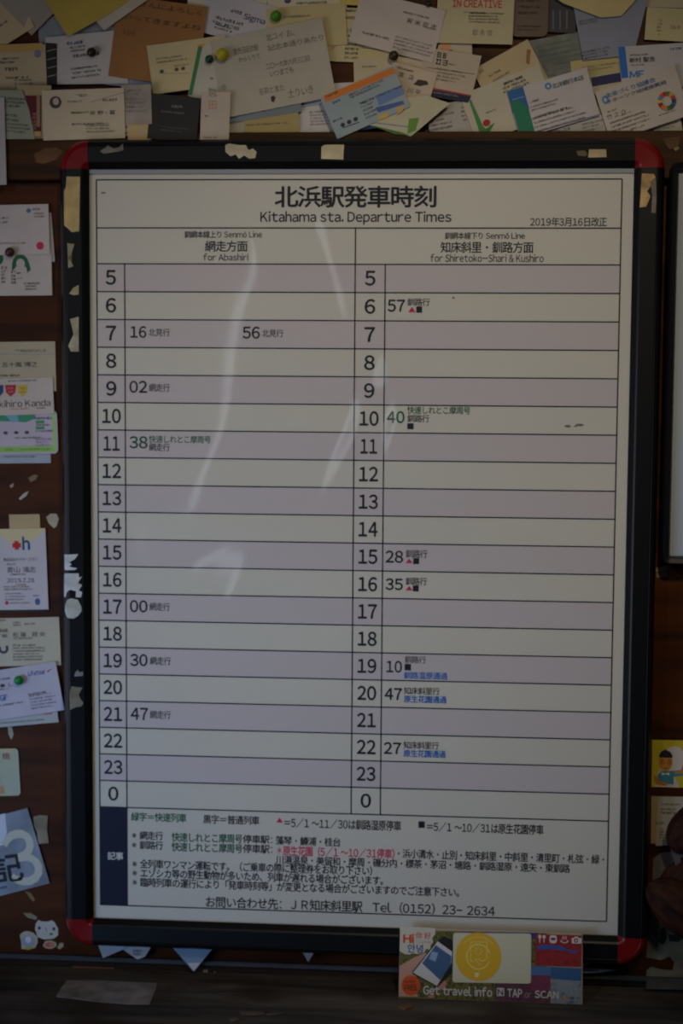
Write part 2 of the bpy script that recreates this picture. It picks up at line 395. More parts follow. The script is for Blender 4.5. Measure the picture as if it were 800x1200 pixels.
pt('緑字＝快速列車', 153.5, 218.5, 951.5, 962, GREEN, B2); pt('黒字＝普通列車', 238, 304, 954.5, 965, INK, B2)
tri(323.5, 331.5, 958, 964); pt('＝5/1 〜11/30は釧路湿原停車', 333, 470, 957.8, 970, INK, B2)
sq(490, 497.5, 962.5, 970); pt('＝5/1 〜10/31は原生花園停車', 500, 637, 962.5, 974.5, INK, B2)
pt('※網走行', 154.5, 191, 973.5, 983.5, INK, B2); pt('快速しれとこ摩周号', 201, 284, 975.2, 986, GREEN, B2); pt('停車駅：', 284.5, 319, 978, 988, INK, B2); pt('藻琴・鱒浦・桂台', 323, 399, 979.5, 990, INK, B2)
pt('※釧路行', 154.5, 191, 984.8, 994.8, INK, B2); pt('快速しれとこ摩周号', 201, 284, 986.5, 997.5, GREEN, B2); pt('停車駅：', 284.5, 319, 989, 999.5, INK, B2)
pt('＊原生花園（5/1 〜10/31停車）', 324, 462, 990.5, 1002.5, PINK, B2)
pt('・浜小清水・止別・知床斜里・中斜里・清里町・札弦・緑・', 466, 708, 994.5, 1005.5, INK, B2)
pt('川湯温泉・美留和・摩周・磯分内・標茶・茅沼・塘路・釧路湿原・遠矢・東釧路', 323, 668, 1002, 1012.5, INK, B2)
pt('※全列車ワンマン運転です。（ご乗車の際に整理券をお取り下さい）', 155, 436, 1006.3, 1017.3, INK, B2)
pt('※エゾシカ等の野生動物が多いため、列車が遅れる場合がございます。', 155, 449, 1017, 1028, INK, B2)
pt('※臨時列車の運行により「発車時刻等」が変更となる場合がございますのでご注意下さい。', 155, 538, 1027.8, 1038.8, INK, B2)
pt('お問い合わせ先：ＪＲ知床斜里駅　Tel（0152）23−2634', 241, 580, 1049.8, 1063.2, INK, .014)
pt('記事', 126, 144.5, 998, 1007.5, (225, 225, 225), .016)
PN[0] = 'smudge'
for x, y, a, b in ((665, 499.5, 4, 1.6), (679, 498, 5, 1.6), (674, 499.5, 2, 1), (121, 226, 3, 1.1), (531, 349, 1.6, 1.2)):
    v = P(x, y, D_POSTER); fl.ring(v.x - pc.x, v.z - pc.z, a * .0009, b * .0009, (120, 116, 116), lev=2)

# ---------------------------------------------------------------- cards and papers on the wall
def dl(k): return 0.0012 + 0.0011 * k
def grid_card(w, h, nx, ny, th, warp):
    bm = bmesh.new(); fr = []; bk = []
    for j in range(ny + 1):
        for i in range(nx + 1):
            x = -w / 2 + w * i / nx; z = -h / 2 + h * j / ny; y = warp(x, z)
            fr.append(bm.verts.new((x, y, z))); bk.append(bm.verts.new((x, y + th, z)))
    I = lambda i, j: j * (nx + 1) + i
    for j in range(ny):
        for i in range(nx):
            a, b, c, d = I(i, j), I(i + 1, j), I(i + 1, j + 1), I(i, j + 1)
            bm.faces.new((fr[a], fr[b], fr[c], fr[d])); bm.faces.new((bk[d], bk[c], bk[b], bk[a]))
    edge = [I(i, 0) for i in range(nx + 1)] + [I(nx, j) for j in range(1, ny + 1)] + [I(i, ny) for i in range(nx - 1, -1, -1)] + [I(0, j) for j in range(ny - 1, 0, -1)]
    for a, b in zip(edge, edge[1:] + edge[:1]): bm.faces.new((fr[a], bk[a], bk[b], fr[b]))
    return bm
RNG = random.Random(3)
CARDS = []
def card(label, q, lay, col, items=(), curl=None, cat='business card', name='business_card', group=None, outline=None, rnd=0, d=None, rough=0.6, var=.05, th=.00035, material=None):
    """q = (tlx, tly, trx, try, h): top edge and height; items are placed by where they lie on that card"""
    d = dl(lay) + (len(CARDS) % 16) * .00004 if d is None else d
    col = tuple(v * .93 for v in col)
    a, b = P(q[0], q[1], d), P(q[2], q[3], d)
    U = Vector((b.x - a.x, b.z - a.z)); W = U.length; U.normalize(); V = Vector((-U.y, U.x))   # V = up
    s = W / math.hypot(q[2] - q[0], q[3] - q[1]); H = q[4] * s
    c2 = Vector((a.x, a.z)) + U * W / 2 - V * H / 2
    def loc(px, py):
        p = P(px, py, d); r = Vector((p.x, p.z)) - c2; return (r.dot(U), r.dot(V))
    cu = curl or (0, 0, 0)
    nz = (abs(cu[0]) + abs(cu[1])) or 1
    def warp(x, z):
        t = (cu[0] * x / (W / 2) + cu[1] * z / (H / 2)) / nz
        t = min(1.15, max(0, t)); return -cu[2] * .001 * t * t
    m = material or mat(col, rough, var)
    if outline or rnd:
        if outline: ol = [loc(x, y) for x, y in outline]
        else:
            r = rnd * s; ol = []
            for sx, sz, a0 in ((1, 1, 0), (-1, 1, 90), (-1, -1, 180), (1, -1, 270)):
                for k in range(5):
                    t = math.radians(a0 + 22.5 * k); ol.append((sx * (W / 2 - r) + r * math.cos(t), sz * (H / 2 - r) + r * math.sin(t)))
        bm = bmesh.new(); v1 = [bm.verts.new((x, warp(x, z), z)) for x, z in ol]; v2 = [bm.verts.new((x, th + warp(x, z), z)) for x, z in ol]
        bm.faces.new(v1); bm.faces.new(v2[::-1])
        for i in range(len(ol)): j = (i + 1) % len(ol); bm.faces.new((v1[i], v2[i], v2[j], v1[j]))
        bm.normal_update(); bmesh.ops.triangulate(bm, faces=[f for f in bm.faces if len(f.verts) > 4])
    else: bm = grid_card(W, H, 12, 8, th, warp)
    o = from_bm(name, bm, m, None, (c2.x, -d, c2.y), (0, math.atan2(-U.y, U.x), 0))
    if group is None:
        my = sum(p[1] for p in outline) / len(outline) if outline else q[1] + q[4] / 2
        mx_ = (q[0] + q[2]) / 2
        if cat == 'business card': group = 'cards pinned above the frame' if my < 200 else ('card corners poking out below the frame' if my > 1070 else ('cards on the panel left of the frame' if mx_ < 400 else 'cards on the panel right of the frame'))
        elif cat in ('paper scrap', 'tape'): group = 'paper and tape scraps left on the wall'
        elif cat == 'sticker': group = 'stickers at the lower left'
    tag(o, label, cat, group)
    F = Flat()
    for it in items:
        k = it[0]
        if k == 't':     # text: s, cx, cy, w, h, col, bold, rot
            _, st, cx, cy, w_, h_, cl = it[:7]; x, z = loc(cx, cy); bo = it[7] if len(it) > 7 else .006; rt = it[8] if len(it) > 8 else 0
            F.text(st, x - w_ * s / 2, x + w_ * s / 2, z - h_ * s / 2, z + h_ * s / 2, cl, bo, 3, rt)
        elif k == 'f':   # filler: cx, cy, w, glyph h, lines, pitch, col
            _, cx, cy, w_, h_, n, pi_, cl = it[:8]; x, z = loc(cx, cy); F.filler(x, z, w_ * s, h_ * s, n, pi_ * s, cl, RNG, 3)
        elif k == 'r':   # rect cx cy w h col lev
            _, cx, cy, w_, h_, cl = it[:6]; x, z = loc(cx, cy); F.rect(x - w_ * s / 2, x + w_ * s / 2, z - h_ * s / 2, z + h_ * s / 2, cl, it[6] if len(it) > 6 else 1)
        elif k == 'p': F.poly([loc(x, y) for x, y in it[1]], it[2], it[3] if len(it) > 3 else 1)
        elif k == 'o':
            _, cx, cy, rx, ry, cl = it[:6]; x, z = loc(cx, cy); F.ring(x, z, rx * s, ry * s, cl, it[6] if len(it) > 6 else 0, it[7] if len(it) > 7 else 2)
        elif k == 'a':   # arc: cx cy rx ry col inner a0 a1
            _, cx, cy, rx, ry, cl, inn, a0, a1 = it; x, z = loc(cx, cy); F.ring(x, z, rx * s, ry * s, cl, inn, 2, a0, a1)
        elif k == 'l':
            _, x0, y0, x1, y1, wd, cl = it[:7]; F.line(loc(x0, y0), loc(x1, y1), wd * s, cl)
    F.build(o, 0.0, warp=warp if curl else None)
    CARDS.append(o)
    return o
WHT = (226, 222, 214); CRM = (214, 200, 164); CRM2 = (222, 210, 182); GRY = (84, 79, 78); LG = (132, 126, 120); BLK = (52, 50, 52)

exec_cards = True
# ---- top left cluster
card('grey blue blank card mostly covered by the yellow note', (44, 20, 140, 14, 70), 0, (150, 158, 164), (), name='business_card')
card('cream card with slanted edge at the top left corner of the cards', (-54, 22, 25 - 13, -19, 57), 2, (216, 196, 150), (('f', 3, 28, 10, 3, 1, 4, GRY),), curl=(1, -1, 2))
card('grey cream card turned diagonally, its point hanging beside the yellow note', (33, -42, 78, 3, 58), 3, (176, 168, 150), (), outline=[(-30, -28), (10, -68), (78, 0), (37, 41.5)], th=.0004)
card('cream strip of a card with tan top, at the left edge under the diagonal cards', (-44, 56, 53, 52, 58), 4, (206, 190, 152), (('r', 2, 57, 96, 9, (196, 160, 88)), ('o', 44, 63, 4, 4.5, (120, 130, 156)), ('f', 10, 71, 22, 2.6, 2, 4, GRY), ('f', 14, 81, 16, 4, 1, 5, GRY), ('f', 20, 91, 26, 2.6, 1, 4, BLK), ('f', 28, 98, 22, 2.4, 3, 4, LG)))
card('white card with black ornamental strip on its left edge and blue heading', (53, 49, 142, 38, 50), 3, (212, 208, 206), (), outline=[(53, 44), (150, 34), (150, 98), (53, 99)], )
sc = CARDS[-1]
def add_print(o, q_items, d):  # extra print on an existing card, in its own plane
    F = Flat(); inv = o.matrix_basis.inverted()
    for it in q_items:
        def loc(px, py):
            p = inv @ P(px, py, d); return (p.x, p.z)
        k = it[0]
        if k == 'p': F.poly([loc(x, y) for x, y in it[1]], it[2], 1)
        elif k == 'f': x, z = loc(it[1], it[2]); F.filler(x, z, it[3] * .00094, it[4] * .00094, it[5], it[6] * .00094, it[7], RNG, 3)
        elif k == 'o': x, z = loc(it[1], it[2]); F.ring(x, z, it[3] * .00094, it[4] * .00094, it[5])
        elif k == 'l': F.line(loc(it[1], it[2]), loc(it[3], it[4]), it[5] * .00094, it[6])
    F.build(o, 0.0)
add_print(sc, (('p', [(53.5, 50), (67, 51), (67, 99), (54, 99)], (34, 34, 34)), ('f', 89, 50, 22, 4, 1, 5, (34, 60, 130)), ('f', 92, 57, 20, 2.4, 2, 4, GRY), ('f', 102, 64, 34, 4, 1, 5, GRY), ('f', 102, 84, 38, 2.6, 3, 5, GRY)), dl(3))
for i in range(9):
    add_print(sc, (('l', 55, 55 + i * 5, 66, 52.5 + i * 5, .9, (150, 148, 140)),), dl(3) - .0003 + .0006) if i % 2 else None
card('plain yellow sticky note with handwriting, pointing down at the upper left', (44, -20, 112, -58, 78), 6, (204, 180, 76), (), outline=[(80, 43.5), (44, -14), (110, -60), (152, 1), (128, 17)], cat='sticky note', name='sticky_note', curl=(0, -1, 3))
add_print(CARDS[-1], (('f', 90, 6, 5, 4, 4, 5, (70, 60, 40)), ('f', 67, 3, 6, 3, 1, 4, (70, 60, 40))), dl(6))
card('pale envelope corner between the yellow note and the brown card', (95, -2, 160, -50, 40), 7, (206, 196, 180), (), outline=[(113, 25), (122, 35.5), (178, -4), (150, -20)], cat='envelope', name='envelope')
card('brown kraft paper card with three rows of handwriting', (139, -6, 243, 8, 93), 4, (166, 116, 64), (('t', 'さんによろしく', 200, 10, 74, 6, (86, 54, 30), 0, -.02), ('t', 'いってきますよね', 190, 26, 92, 6, (86, 54, 30), 0, -.02), ('t', 'うらら', 151, 38, 16, 6, (86, 54, 30), 0)), curl=(-1, 1, 1), cat='note', name='handwritten_note')
card('bluish card showing only as a strip below the brown kraft card', (128, 52, 210, 60, 46), 2, (148, 158, 186))
card('white card with blue lettering slanting beside the brown kraft card', (243, -14, 336, 12, 50), 2, (206, 204, 210), (('t', 'Sigma', 298, 23, 26, 9, (40, 60, 110), .01), ('f', 277, 14, 14, 4, 1, 4, BLK), ('f', 266, 27, 34, 4, 2, 6, GRY), ('f', 262, 33, 22, 2.4, 2, 3.4, GRY)))
card('cream card peeping over the top edge above the slanting white card', (222, -44, 315, -40, 54), 1, CRM2, (('f', 290, 4, 30, 2.6, 1, 4, GRY),))
card('cream card beneath the small green pin at the top', (311, 10, 404, 3, 48), 2, (210, 194, 144), (('f', 350, 19, 36, 2.8, 1, 4, LG),))
card('cream card with tiny blue logo along the top edge', (312, -42, 405, -46, 54), 1, CRM2, (('o', 337, 1, 4, 3, (70, 80, 120)), ('f', 372, 3, 50, 2.8, 1, 4, GRY)))
card('cream card with a row of printed lines, folded under the big white card', (379, 8, 482, 12, 62), 1, (212, 198, 152), (('o', 391, 16, 5, 4.5, (38, 116, 72)), ('o', 391, 31, 5.5, 6, (170, 34, 62)), ('o', 390, 45, 4, 4, (150, 140, 110), .6), ('t', 'P', 390, 56, 4, 7, (200, 100, 80)), ('f', 418, 17, 26, 3, 2, 8, BLK), ('f', 410, 36, 10, 5, 1, 6, LG), ('f', 418, 55, 28, 3, 6, 5, GRY)), cat='business card')
card('yellow edge of a card at the very top beside the big white card', (402, -48, 440, -46, 52), 2, (214, 190, 96))
card('large beige handwritten note sheet, the biggest paper among the cards', (246, 48, 377, 21, 91), 7, (194, 187, 172), (('t', '北ユイ お、', 328, 41, 34, 8, (116, 108, 100), 0), ('t', '旅先日記の駅', 288, 58, 30, 8, (112, 104, 96), 0), ('t', 'からくりて', 292, 68, 26, 6, (112, 104, 96), 0), ('t', '記念本通りあたり', 346, 50, 66, 7, (112, 104, 96), 0), ('t', '二〇一九年六月三〇日', 337, 73, 52, 7, (104, 98, 92), 0), ('t', 'いつまでも', 330, 84, 28, 7, (104, 98, 92), 0), ('t', '名前とまた', 318, 105, 30, 8, (116, 108, 100), 0), ('t', '土りいき', 352, 107, 30, 10, (116, 108, 100), 0), ('t', 'ゆ\nる\nり', 264, 112, 6, 26, (130, 122, 110), 0), ('p', [(317, 114), (320, 112), (323, 114), (321, 120), (318, 119)], (66, 38, 40))), curl=(-1, -1, 2.0), cat='note', name='handwritten_note')
card('cream card with a name printed small, over the brown kraft card', (172, 54, 263, 41, 56), 6, (216, 202, 156), (('f', 202, 69, 38, 2.2, 2, 4, (110, 100, 84)), ('t', '●　　● ●', 202, 82, 30, 4, (80, 72, 60), .0), ('f', 214, 76, 20, 2, 1, 4, LG), ('l', 185, 86, 222, 86, .4, LG)), curl=(-1, 1, 2))
card('white upright card with green stripe along its left side', (232, 51, 285, 62, 66), 7 - .5, (206, 202, 190), (), outline=[(233, 52), (262, 50), (262, 126), (220, 112)], )
add_print(CARDS[-1], (('p', [(232.5, 53), (237.5, 53), (225, 111.5), (220.5, 111)], (52, 128, 74)), ('p', [(231, 52), (240, 51.5), (240, 54), (231, 54)], (214, 160, 50)), ('f', 249, 109, 12, 10, 1, 9, (170, 160, 160)), ('f', 248, 92, 4, 2, 1, 3, GRY)), dl(6.5))
card('black card with white print, below the cream name card', (177.5, 109, 235, 115, 52), 13.2, (44, 41, 40), (('f', 208, 125, 14, 3.4, 1, 4, (150, 146, 138)), ('f', 206, 132, 34, 2.4, 1, 4, (130, 126, 120)), ('f', 206, 152, 34, 1.8, 2, 3.6, (96, 92, 88))), curl=(1, -1, .6))
card('pinkish white card standing upright right of the black card', (236, 107, 270, 108, 56), 12.5, (206, 192, 178), (('t', '思', 249, 109, 10, 9, (150, 140, 134), 0), ('t', '田', 249, 123, 9, 10, (196, 140, 124), 0), ('f', 242, 136, 4, 2, 1, 3, GRY), ('f', 246, 161, 16, 1.4, 1, 2, BLK)))
card('small grey cream card between the pinkish card and the olive card', (268, 128, 288, 128, 32), 5, (186, 176, 156))
card('olive cream card with one fine line, under the big beige note', (285, 128, 349, 124, 46), 6, (184, 166, 108), (('f', 318, 145, 58, 2, 1, 4, (110, 100, 74)),))
card('blue grey card edge under the big beige note', (258, 88, 346, 74, 56), 6.4, (128, 140, 146))
card('white card corner between the beige note and the blue grey card', (346, 100, 420, 96, 56), 3, (212, 206, 206), (('f', 378, 138, 30, 2.2, 5, 3.6, (140, 136, 134)), ('p', [(347, 122), (378, 116), (378, 122), (349, 127)], (140, 150, 170))))
# ---- lower left of the top cluster
card('pale green card with blurred print at the left edge above the rail', (-52, 100, 25, 106, 58), 13.0, (166, 172, 150), (('f', 17, 120, 30, 3, 3, 4, (104, 112, 110)), ('f', 14, 138, 20, 3, 2, 5, (104, 112, 110)), ('f', 18, 150, 34, 2.4, 3, 4, (120, 124, 116))), outline=[(-40, 104), (26, 106), (34, 128), (41, 163), (-30, 163)])
card('maroon strip of a card between the pale green and the round logo card', (30, 112, 48, 112, 47), 12.4, (104, 24, 34), (('f', 40, 142, 4, 3, 5, 4, (190, 150, 140)), ('r', 45, 130, 4, 36, (150, 126, 96)), ('r', 44, 157, 8, 6, (190, 160, 100))))
card('cream card lower edge behind the maroon strip', (20, 100, 60, 100, 60), 11.8, (190, 170, 130))
card('white card with round dark logo, lowest in the top left cluster', (49, 106, 145, 103, 57), 13.6, (222, 208, 180), (('o', 65, 120, 7, 7, (74, 62, 62)), ('o', 65.5, 119, 3.6, 4, (190, 176, 160)), ('p', [(59, 118), (63, 115), (64, 121), (61, 123)], (150, 50, 60)), ('f', 88, 119, 18, 2.2, 1, 3, LG), ('f', 95, 112, 12, 3, 1, 3, LG), ('f', 130, 117, 20, 3, 1, 3, GRY), ('f', 93, 132, 20, 2.6, 1, 3, GRY), ('t', '岸 野・暮', 120, 132, 30, 5, GRY, .0), ('f', 108, 145, 48, 2.4, 1, 3, GRY), ('f', 118, 150.5, 34, 2.2, 3, 3.4, (140, 130, 116)), ('l', 105, 120, 150, 107, .5, LG)))
card('crumpled grey white card beside the black card', (142, 100, 177, 99, 45), 12.6, (176, 166, 156), (('f', 160, 118, 26, 3, 6, 4.6, (150, 140, 134)),), curl=(1, 0, 1), var=.2)
card('small white card with red and blue marks under the crumpled card', (143, 118, 173, 118, 40), 11.8, (206, 190, 166), (('l', 151, 147, 171, 141, .9, (60, 80, 140)), ('f', 153, 149, 14, 2, 1, 3, GRY), ('p', [(144, 155), (150, 155), (148, 158), (144, 158)], (170, 40, 50))))
card('cream sliver of a card left of the black card', (150, 108, 177, 108, 56), 12.2, (212, 186, 134))
card('narrow white card cut by the left edge beside the rail', (-40, 115, 5, 114, 99), 14.2, (200, 196, 196), th=.0004)
# ---- centre right
card('large white card slanting at the top centre, held by a dark pin', (424, -12, 522, 13, 61), 6, (212, 200, 194), (('f', 492, 19, 40, 2.4, 1, 3, GRY), ('t', '宵 米 臣 志', 494, 28, 36, 6, (74, 66, 70), 0), ('f', 506, 34, 20, 2, 1, 3, LG), ('f', 441, 42, 36, 2.8, 1, 4, (90, 84, 84)), ('f', 486, 55, 50, 2.2, 4, 4, (136, 128, 126))), curl=(1, 1, 2))
card('cream card edge under the large white slanting card', (420, 56, 512, 66, 30), 3, (216, 200, 150), (('r', 487, 73, 5, 5, (90, 80, 64)),))
card('cream card with slanting left edge above the blue grey card', (414, 70, 505, 66, 54), 3.6, (214, 198, 166), (('f', 432, 78, 16, 2, 1, 3, LG),))
card('pinkish upright card with a dark brush mark, right of the blue grey card', (460, 72, 512, 86, 58), 6.8, (216, 198, 176), (('f', 477, 82, 26, 2.4, 1, 3, GRY), ('t', '実　汲', 476, 89, 18, 6, GRY, 0), ('p', [(484, 99), (490, 93), (500, 95), (502, 99), (492, 101)], (50, 44, 48)), ('t', '川 平', 485, 107, 16, 6, GRY, 0), ('f', 484, 125, 20, 2.2, 3, 4, (160, 140, 130))))
card('white card with navy band along its bottom edge', (497, 55, 564, 66, 56), 5.4, (206, 190, 168), (('f', 518, 69, 14, 7, 2, 8, GRY), ('f', 532, 76, 14, 2, 1, 3, LG), ('l', 500, 79, 556, 87, .6, GRY), ('f', 527, 89, 34, 2.2, 4, 4, LG)), outline=[(497, 55), (564, 65.5), (552, 115), (548, 120), (490, 108)])
add_print(CARDS[-1], (('p', [(503, 104), (552, 113), (548, 120.5), (498, 112)], (24, 26, 62)), ('p', [(504, 102), (552, 111.5), (552, 113), (504, 104)], (180, 50, 60)), ('f', 526, 111, 36, 2.2, 1, 3, (150, 146, 160))), dl(5.4))
card('pale card with an orange face patch under the red titled card', (518, 27, 590, 20, 60), 3, (210, 196, 172), (('o', 522, 53, 6, 8, (216, 150, 104)), ('f', 532, 40, 12, 4, 1, 4, GRY), ('f', 529, 59, 5, 2, 1, 3, BLK)), outline=[(518, 27), (552, 24), (553, 64), (512, 60)])
card('cream card headed with red capital letters at the top', (513, -12, 603, -10, 61), 6, (208, 198, 160), (('t', 'IN CREATIVE', 559, 4.5, 58, 9, (196, 40, 52), .014), ('f', 556, 15, 26, 2, 1, 3, GRY), ('f', 572, 21, 46, 2, 4, 3.4, (104, 98, 80)), ('t', '岩 永 佐', 565, 38, 24, 7, (130, 122, 106), 0)))
card('dusky taupe card with rounded corners beside the red titled card', (600, -18, 643, -18, 60), 4, (116, 98, 86), (('f', 622, 8, 32, 3, 3, 7, (60, 50, 48)), ('f', 622, 33, 32, 2, 2, 4, (60, 50, 48))), rnd=7)
card('cream card lying aslant under the ladybird card', (553, 82, 618, 46, 54), 2, (206, 186, 146), (('f', 579, 86, 14, 2.6, 1, 3, GRY), ('f', 588, 89, 26, 2.6, 1, 3, LG), ('p', [(617, 58), (622, 58), (620, 76), (616, 74)], (150, 104, 66)), ('f', 564, 83, 8, 4, 1, 4, LG)))
card('white card with green stems and a red ladybird', (538, 112, 631, 75, 62), 5, (208, 200, 178), (('t', '株式・有限', 601, 94, 22, 2.6, BLK, .01), ('f', 603, 98.5, 32, 3.2, 3, 4.6, BLK), ('f', 576, 130, 14, 2, 1, 3, GRY), ('p', [(548, 114), (550, 113), (566, 148), (574, 156), (562, 156)], (66, 132, 70)), ('p', [(566, 153), (580, 143), (572, 158), (562, 158)], (44, 128, 66)), ('o', 570, 144, 4.4, 4, (170, 24, 24))), curl=(1, 1, 1))
card('white card with a blue to green block on its left side', (594, 107, 687, 79, 58), 7.2, (210, 204, 206), (('p', [(594, 107), (612.5, 101.5), (620, 128), (601, 134)], (28, 96, 160)), ('p', [(598, 120), (615.5, 113), (627, 157), (609, 160)], (20, 120, 90)), ('l', 600, 117, 614, 113, .6, (150, 180, 210)), ('o', 642, 101, 4, 4, (60, 130, 180), .45), ('t', '北洋銀行本店', 665, 96, 38, 6, (44, 76, 104), .01), ('f', 627, 118, 14, 2.6, 1, 4, GRY), ('f', 638, 123, 34, 2.2, 2, 4, GRY), ('f', 648, 131, 46, 3, 1, 4, BLK), ('f', 656, 138, 64, 2.4, 4, 5.2, (90, 86, 92)), ('l', 615, 158, 703, 134, .8, (70, 90, 150))), curl=(1, 1, 1.5))
card('white scrap with blue print along the rail under the blue green block card', (626, 142, 712, 122, 44), 4, (200, 194, 186), (('f', 655, 153, 50, 4, 1, 4, (50, 70, 120)), ('f', 696, 147, 28, 2.4, 3, 4, LG)))
card('blotchy teal grey sheet behind the cards at the upper right', (608, 50, 736, 26, 84), 1, (136, 142, 132), (('f', 660, 70, 60, 2.6, 8, 6, (124, 130, 130)),), var=.35, cat='paper', name='paper_sheet')
card('dark narrow card standing upright beside the taupe card', (636, -20, 678, -18, 56), 2, (70, 68, 74), (('l', 648, 12, 648, 34, 2, (96, 98, 116)), ('l', 656, 12, 656, 34, 1.4, (104, 106, 120)), ('l', 664, 12, 664, 34, 2, (96, 98, 116))))
card('pale blue grey card under the folded cream card at the upper right', (671, 6, 762, -12, 70), 4, (150, 156, 174), (), outline=[(671, 4), (762, -14), (757, 6), (742, 64), (683, 70.5)])
add_print(CARDS[-1], (('f', 690, 25, 22, 2, 2, 3, (80, 84, 96)), ('f', 700, 62, 36, 2.4, 3, 3.6, (96, 100, 116))), dl(4))
card('folded cream paper flap hanging at the top right', (650, -30, 748, -30, 40), 6.5, (216, 198, 140), (), outline=[(640, -10), (660, 4), (704, 20.5), (728, 18.5), (748, -4), (740, -20)], cat='paper', name='paper_sheet')
card('cream card with a ruled line at the right edge near the top', (758, 8, 850, 13, 38), 3, (216, 204, 156), (('f', 790, 32, 10, 4, 1, 5, (140, 130, 110)), ('f', 772, 32, 5, 2, 5, 4, LG)))
card('cream card above the ruled one at the top right edge', (752, -44, 850, -40, 51), 2, (206, 192, 158), ())
card('white card with a bright blue bar and blue initials', (724, 55, 816, 49, 54), 5, (206, 202, 206), (('p', [(724, 55), (732, 54.5), (736, 91), (728, 92)], (26, 104, 190)), ('f', 752, 64, 28, 2, 1, 3, GRY), ('t', '新村 聖浩', 752, 70, 30, 6, BLK, .01), ('f', 747, 76, 16, 1.8, 1, 3, LG), ('t', 'MF', 746, 87, 17, 8, (30, 110, 190), .02), ('f', 793, 57, 16, 3, 1, 3, (60, 90, 160))), outline=[(724, 55), (816, 49), (820, 100), (729, 108)])
card('pale card with a navy strip between the two right hand white cards', (691, 89, 780, 74, 54), 3.4, (206, 196, 166), (('p', [(692, 91), (729, 84.5), (731, 95), (694, 101.5)], (30, 30, 86)),))
card('yellowish card showing behind the navy strip', (668, 72, 758, 60, 54), 2, (206, 192, 136), (('f', 705, 78, 44, 2, 2, 4, (170, 158, 120)),))
card('white card with a ring of coloured segments', (697, 108, 790, 76, 62), 7.4, (212, 202, 192), (('t', '未来づくり協議会', 738, 103, 62, 6, (56, 108, 170), .01), ('t', 'オホーツク地域振興局', 745, 108, 74, 5, (50, 70, 120), .006), ('o', 709, 117, 4, 5, (60, 130, 190), .5), ('f', 716, 130, 10, 2, 1, 3, GRY), ('t', '竹 之 介', 722, 134, 24, 6, GRY, 0), ('f', 733, 133, 12, 2, 1, 3, LG), ('f', 742, 143, 54, 2.6, 4, 5, GRY), ('f', 782, 132, 22, 1.6, 1, 3, LG)), curl=(1, 1, 1.2))
add_print(CARDS[-1], (), dl(7.4))
_o = CARDS[-1]; F = Flat(); _p = _o.matrix_basis.inverted() @ P(781, 118.5, dl(7.4))
for i, c in enumerate(((190, 40, 50), (214, 150, 40), (50, 130, 60), (170, 40, 50), (220, 70, 40), (40, 150, 190), (230, 180, 40), (140, 30, 70), (220, 110, 40), (190, 140, 50), (70, 110, 60), (30, 90, 70), (40, 90, 150), (30, 60, 100))):
    F.ring(_p.x, _p.z, .0098, .0102, c, .52, 3, i * 360 / 14, (i + 1) * 360 / 14 - 3, 3)
F.build(_o, -.0006)
card('card with red marks at the right edge behind the ring card', (770, 74, 850, 72, 50), 3.0, (206, 192, 176), (('f', 796, 84, 12, 2.4, 5, 4, (150, 60, 60)),))
card('cream card low at the right with fine print, behind the ring card', (700, 132, 792, 112, 54), 1.6, (206, 196, 180), (('f', 770, 148, 70, 2.2, 3, 4, LG), ('l', 740, 156, 800, 136, 2.4, (110, 130, 170))))
# blue grey card and its neighbours
card('white card with fine lines behind the folded paper tip', (498, 126, 566, 112, 48), 4, (190, 184, 176), (('f', 515, 143, 36, 2.6, 4, 5, (84, 80, 84)), ('f', 548, 132, 16, 2.4, 4, 5, (110, 104, 104))))
card('folded pale paper with green leaf corner, its tip over the rail', (430, 112, 530, 112, 50), 12.8, (206, 200, 170), (), outline=[(430, 146), (481, 160), (486, 156), (527, 121), (500, 112), (440, 118)], cat='paper', name='paper_sheet')
add_print(CARDS[-1], (('p', [(479, 139), (491, 138), (487, 153), (477, 157)], (98, 146, 56)), ('p', [(432, 146), (470, 155), (481, 159), (462, 157)], (70, 120, 60)), ('l', 433, 143, 480, 149, 1.2, (120, 140, 160))), dl(12.8))
card('light blue card corner between the blue grey card and the folded tip', (395, 110, 470, 100, 52), 5, (150, 168, 190), (), outline=[(392, 120), (470, 100), (484, 134), (440, 150), (412, 155)])
card('blue grey card with an orange band on top', (375, 115, 460, 77, 52), 13.4, (162, 178, 186), (('p', [(379, 112), (460, 79), (463, 86), (381, 120)], (206, 120, 40)), ('f', 390, 110, 20, 3, 1, 3, (90, 80, 70)), ('f', 396, 118, 14, 3, 1, 4, (90, 96, 104)), ('f', 430, 104, 46, 2.6, 2, 3.4, (104, 104, 110)), ('f', 449, 110, 56, 2.6, 1, 4, BLK), ('p', [(440, 112), (452, 107), (470, 100), (474, 110), (444, 124)], (100, 130, 180)), ('p', [(440, 126), (472, 118), (474, 122), (443, 132)], (70, 96, 160)), ('p', [(466, 122), (473, 119), (472, 130), (465, 135)], (196, 160, 90)), ('p', [(443, 136), (455, 131), (455, 137), (444, 141)], (206, 170, 80)), ('f', 432, 127, 16, 2.4, 5, 4.6, (70, 74, 84)), ('f', 396, 140, 14, 2.4, 1, 3, GRY), ('t', '● ● ●', 409, 143, 22, 5, (50, 50, 60), .02), ('l', 401, 150, 421, 143, 1, BLK)), curl=(1, -1, 1.0))

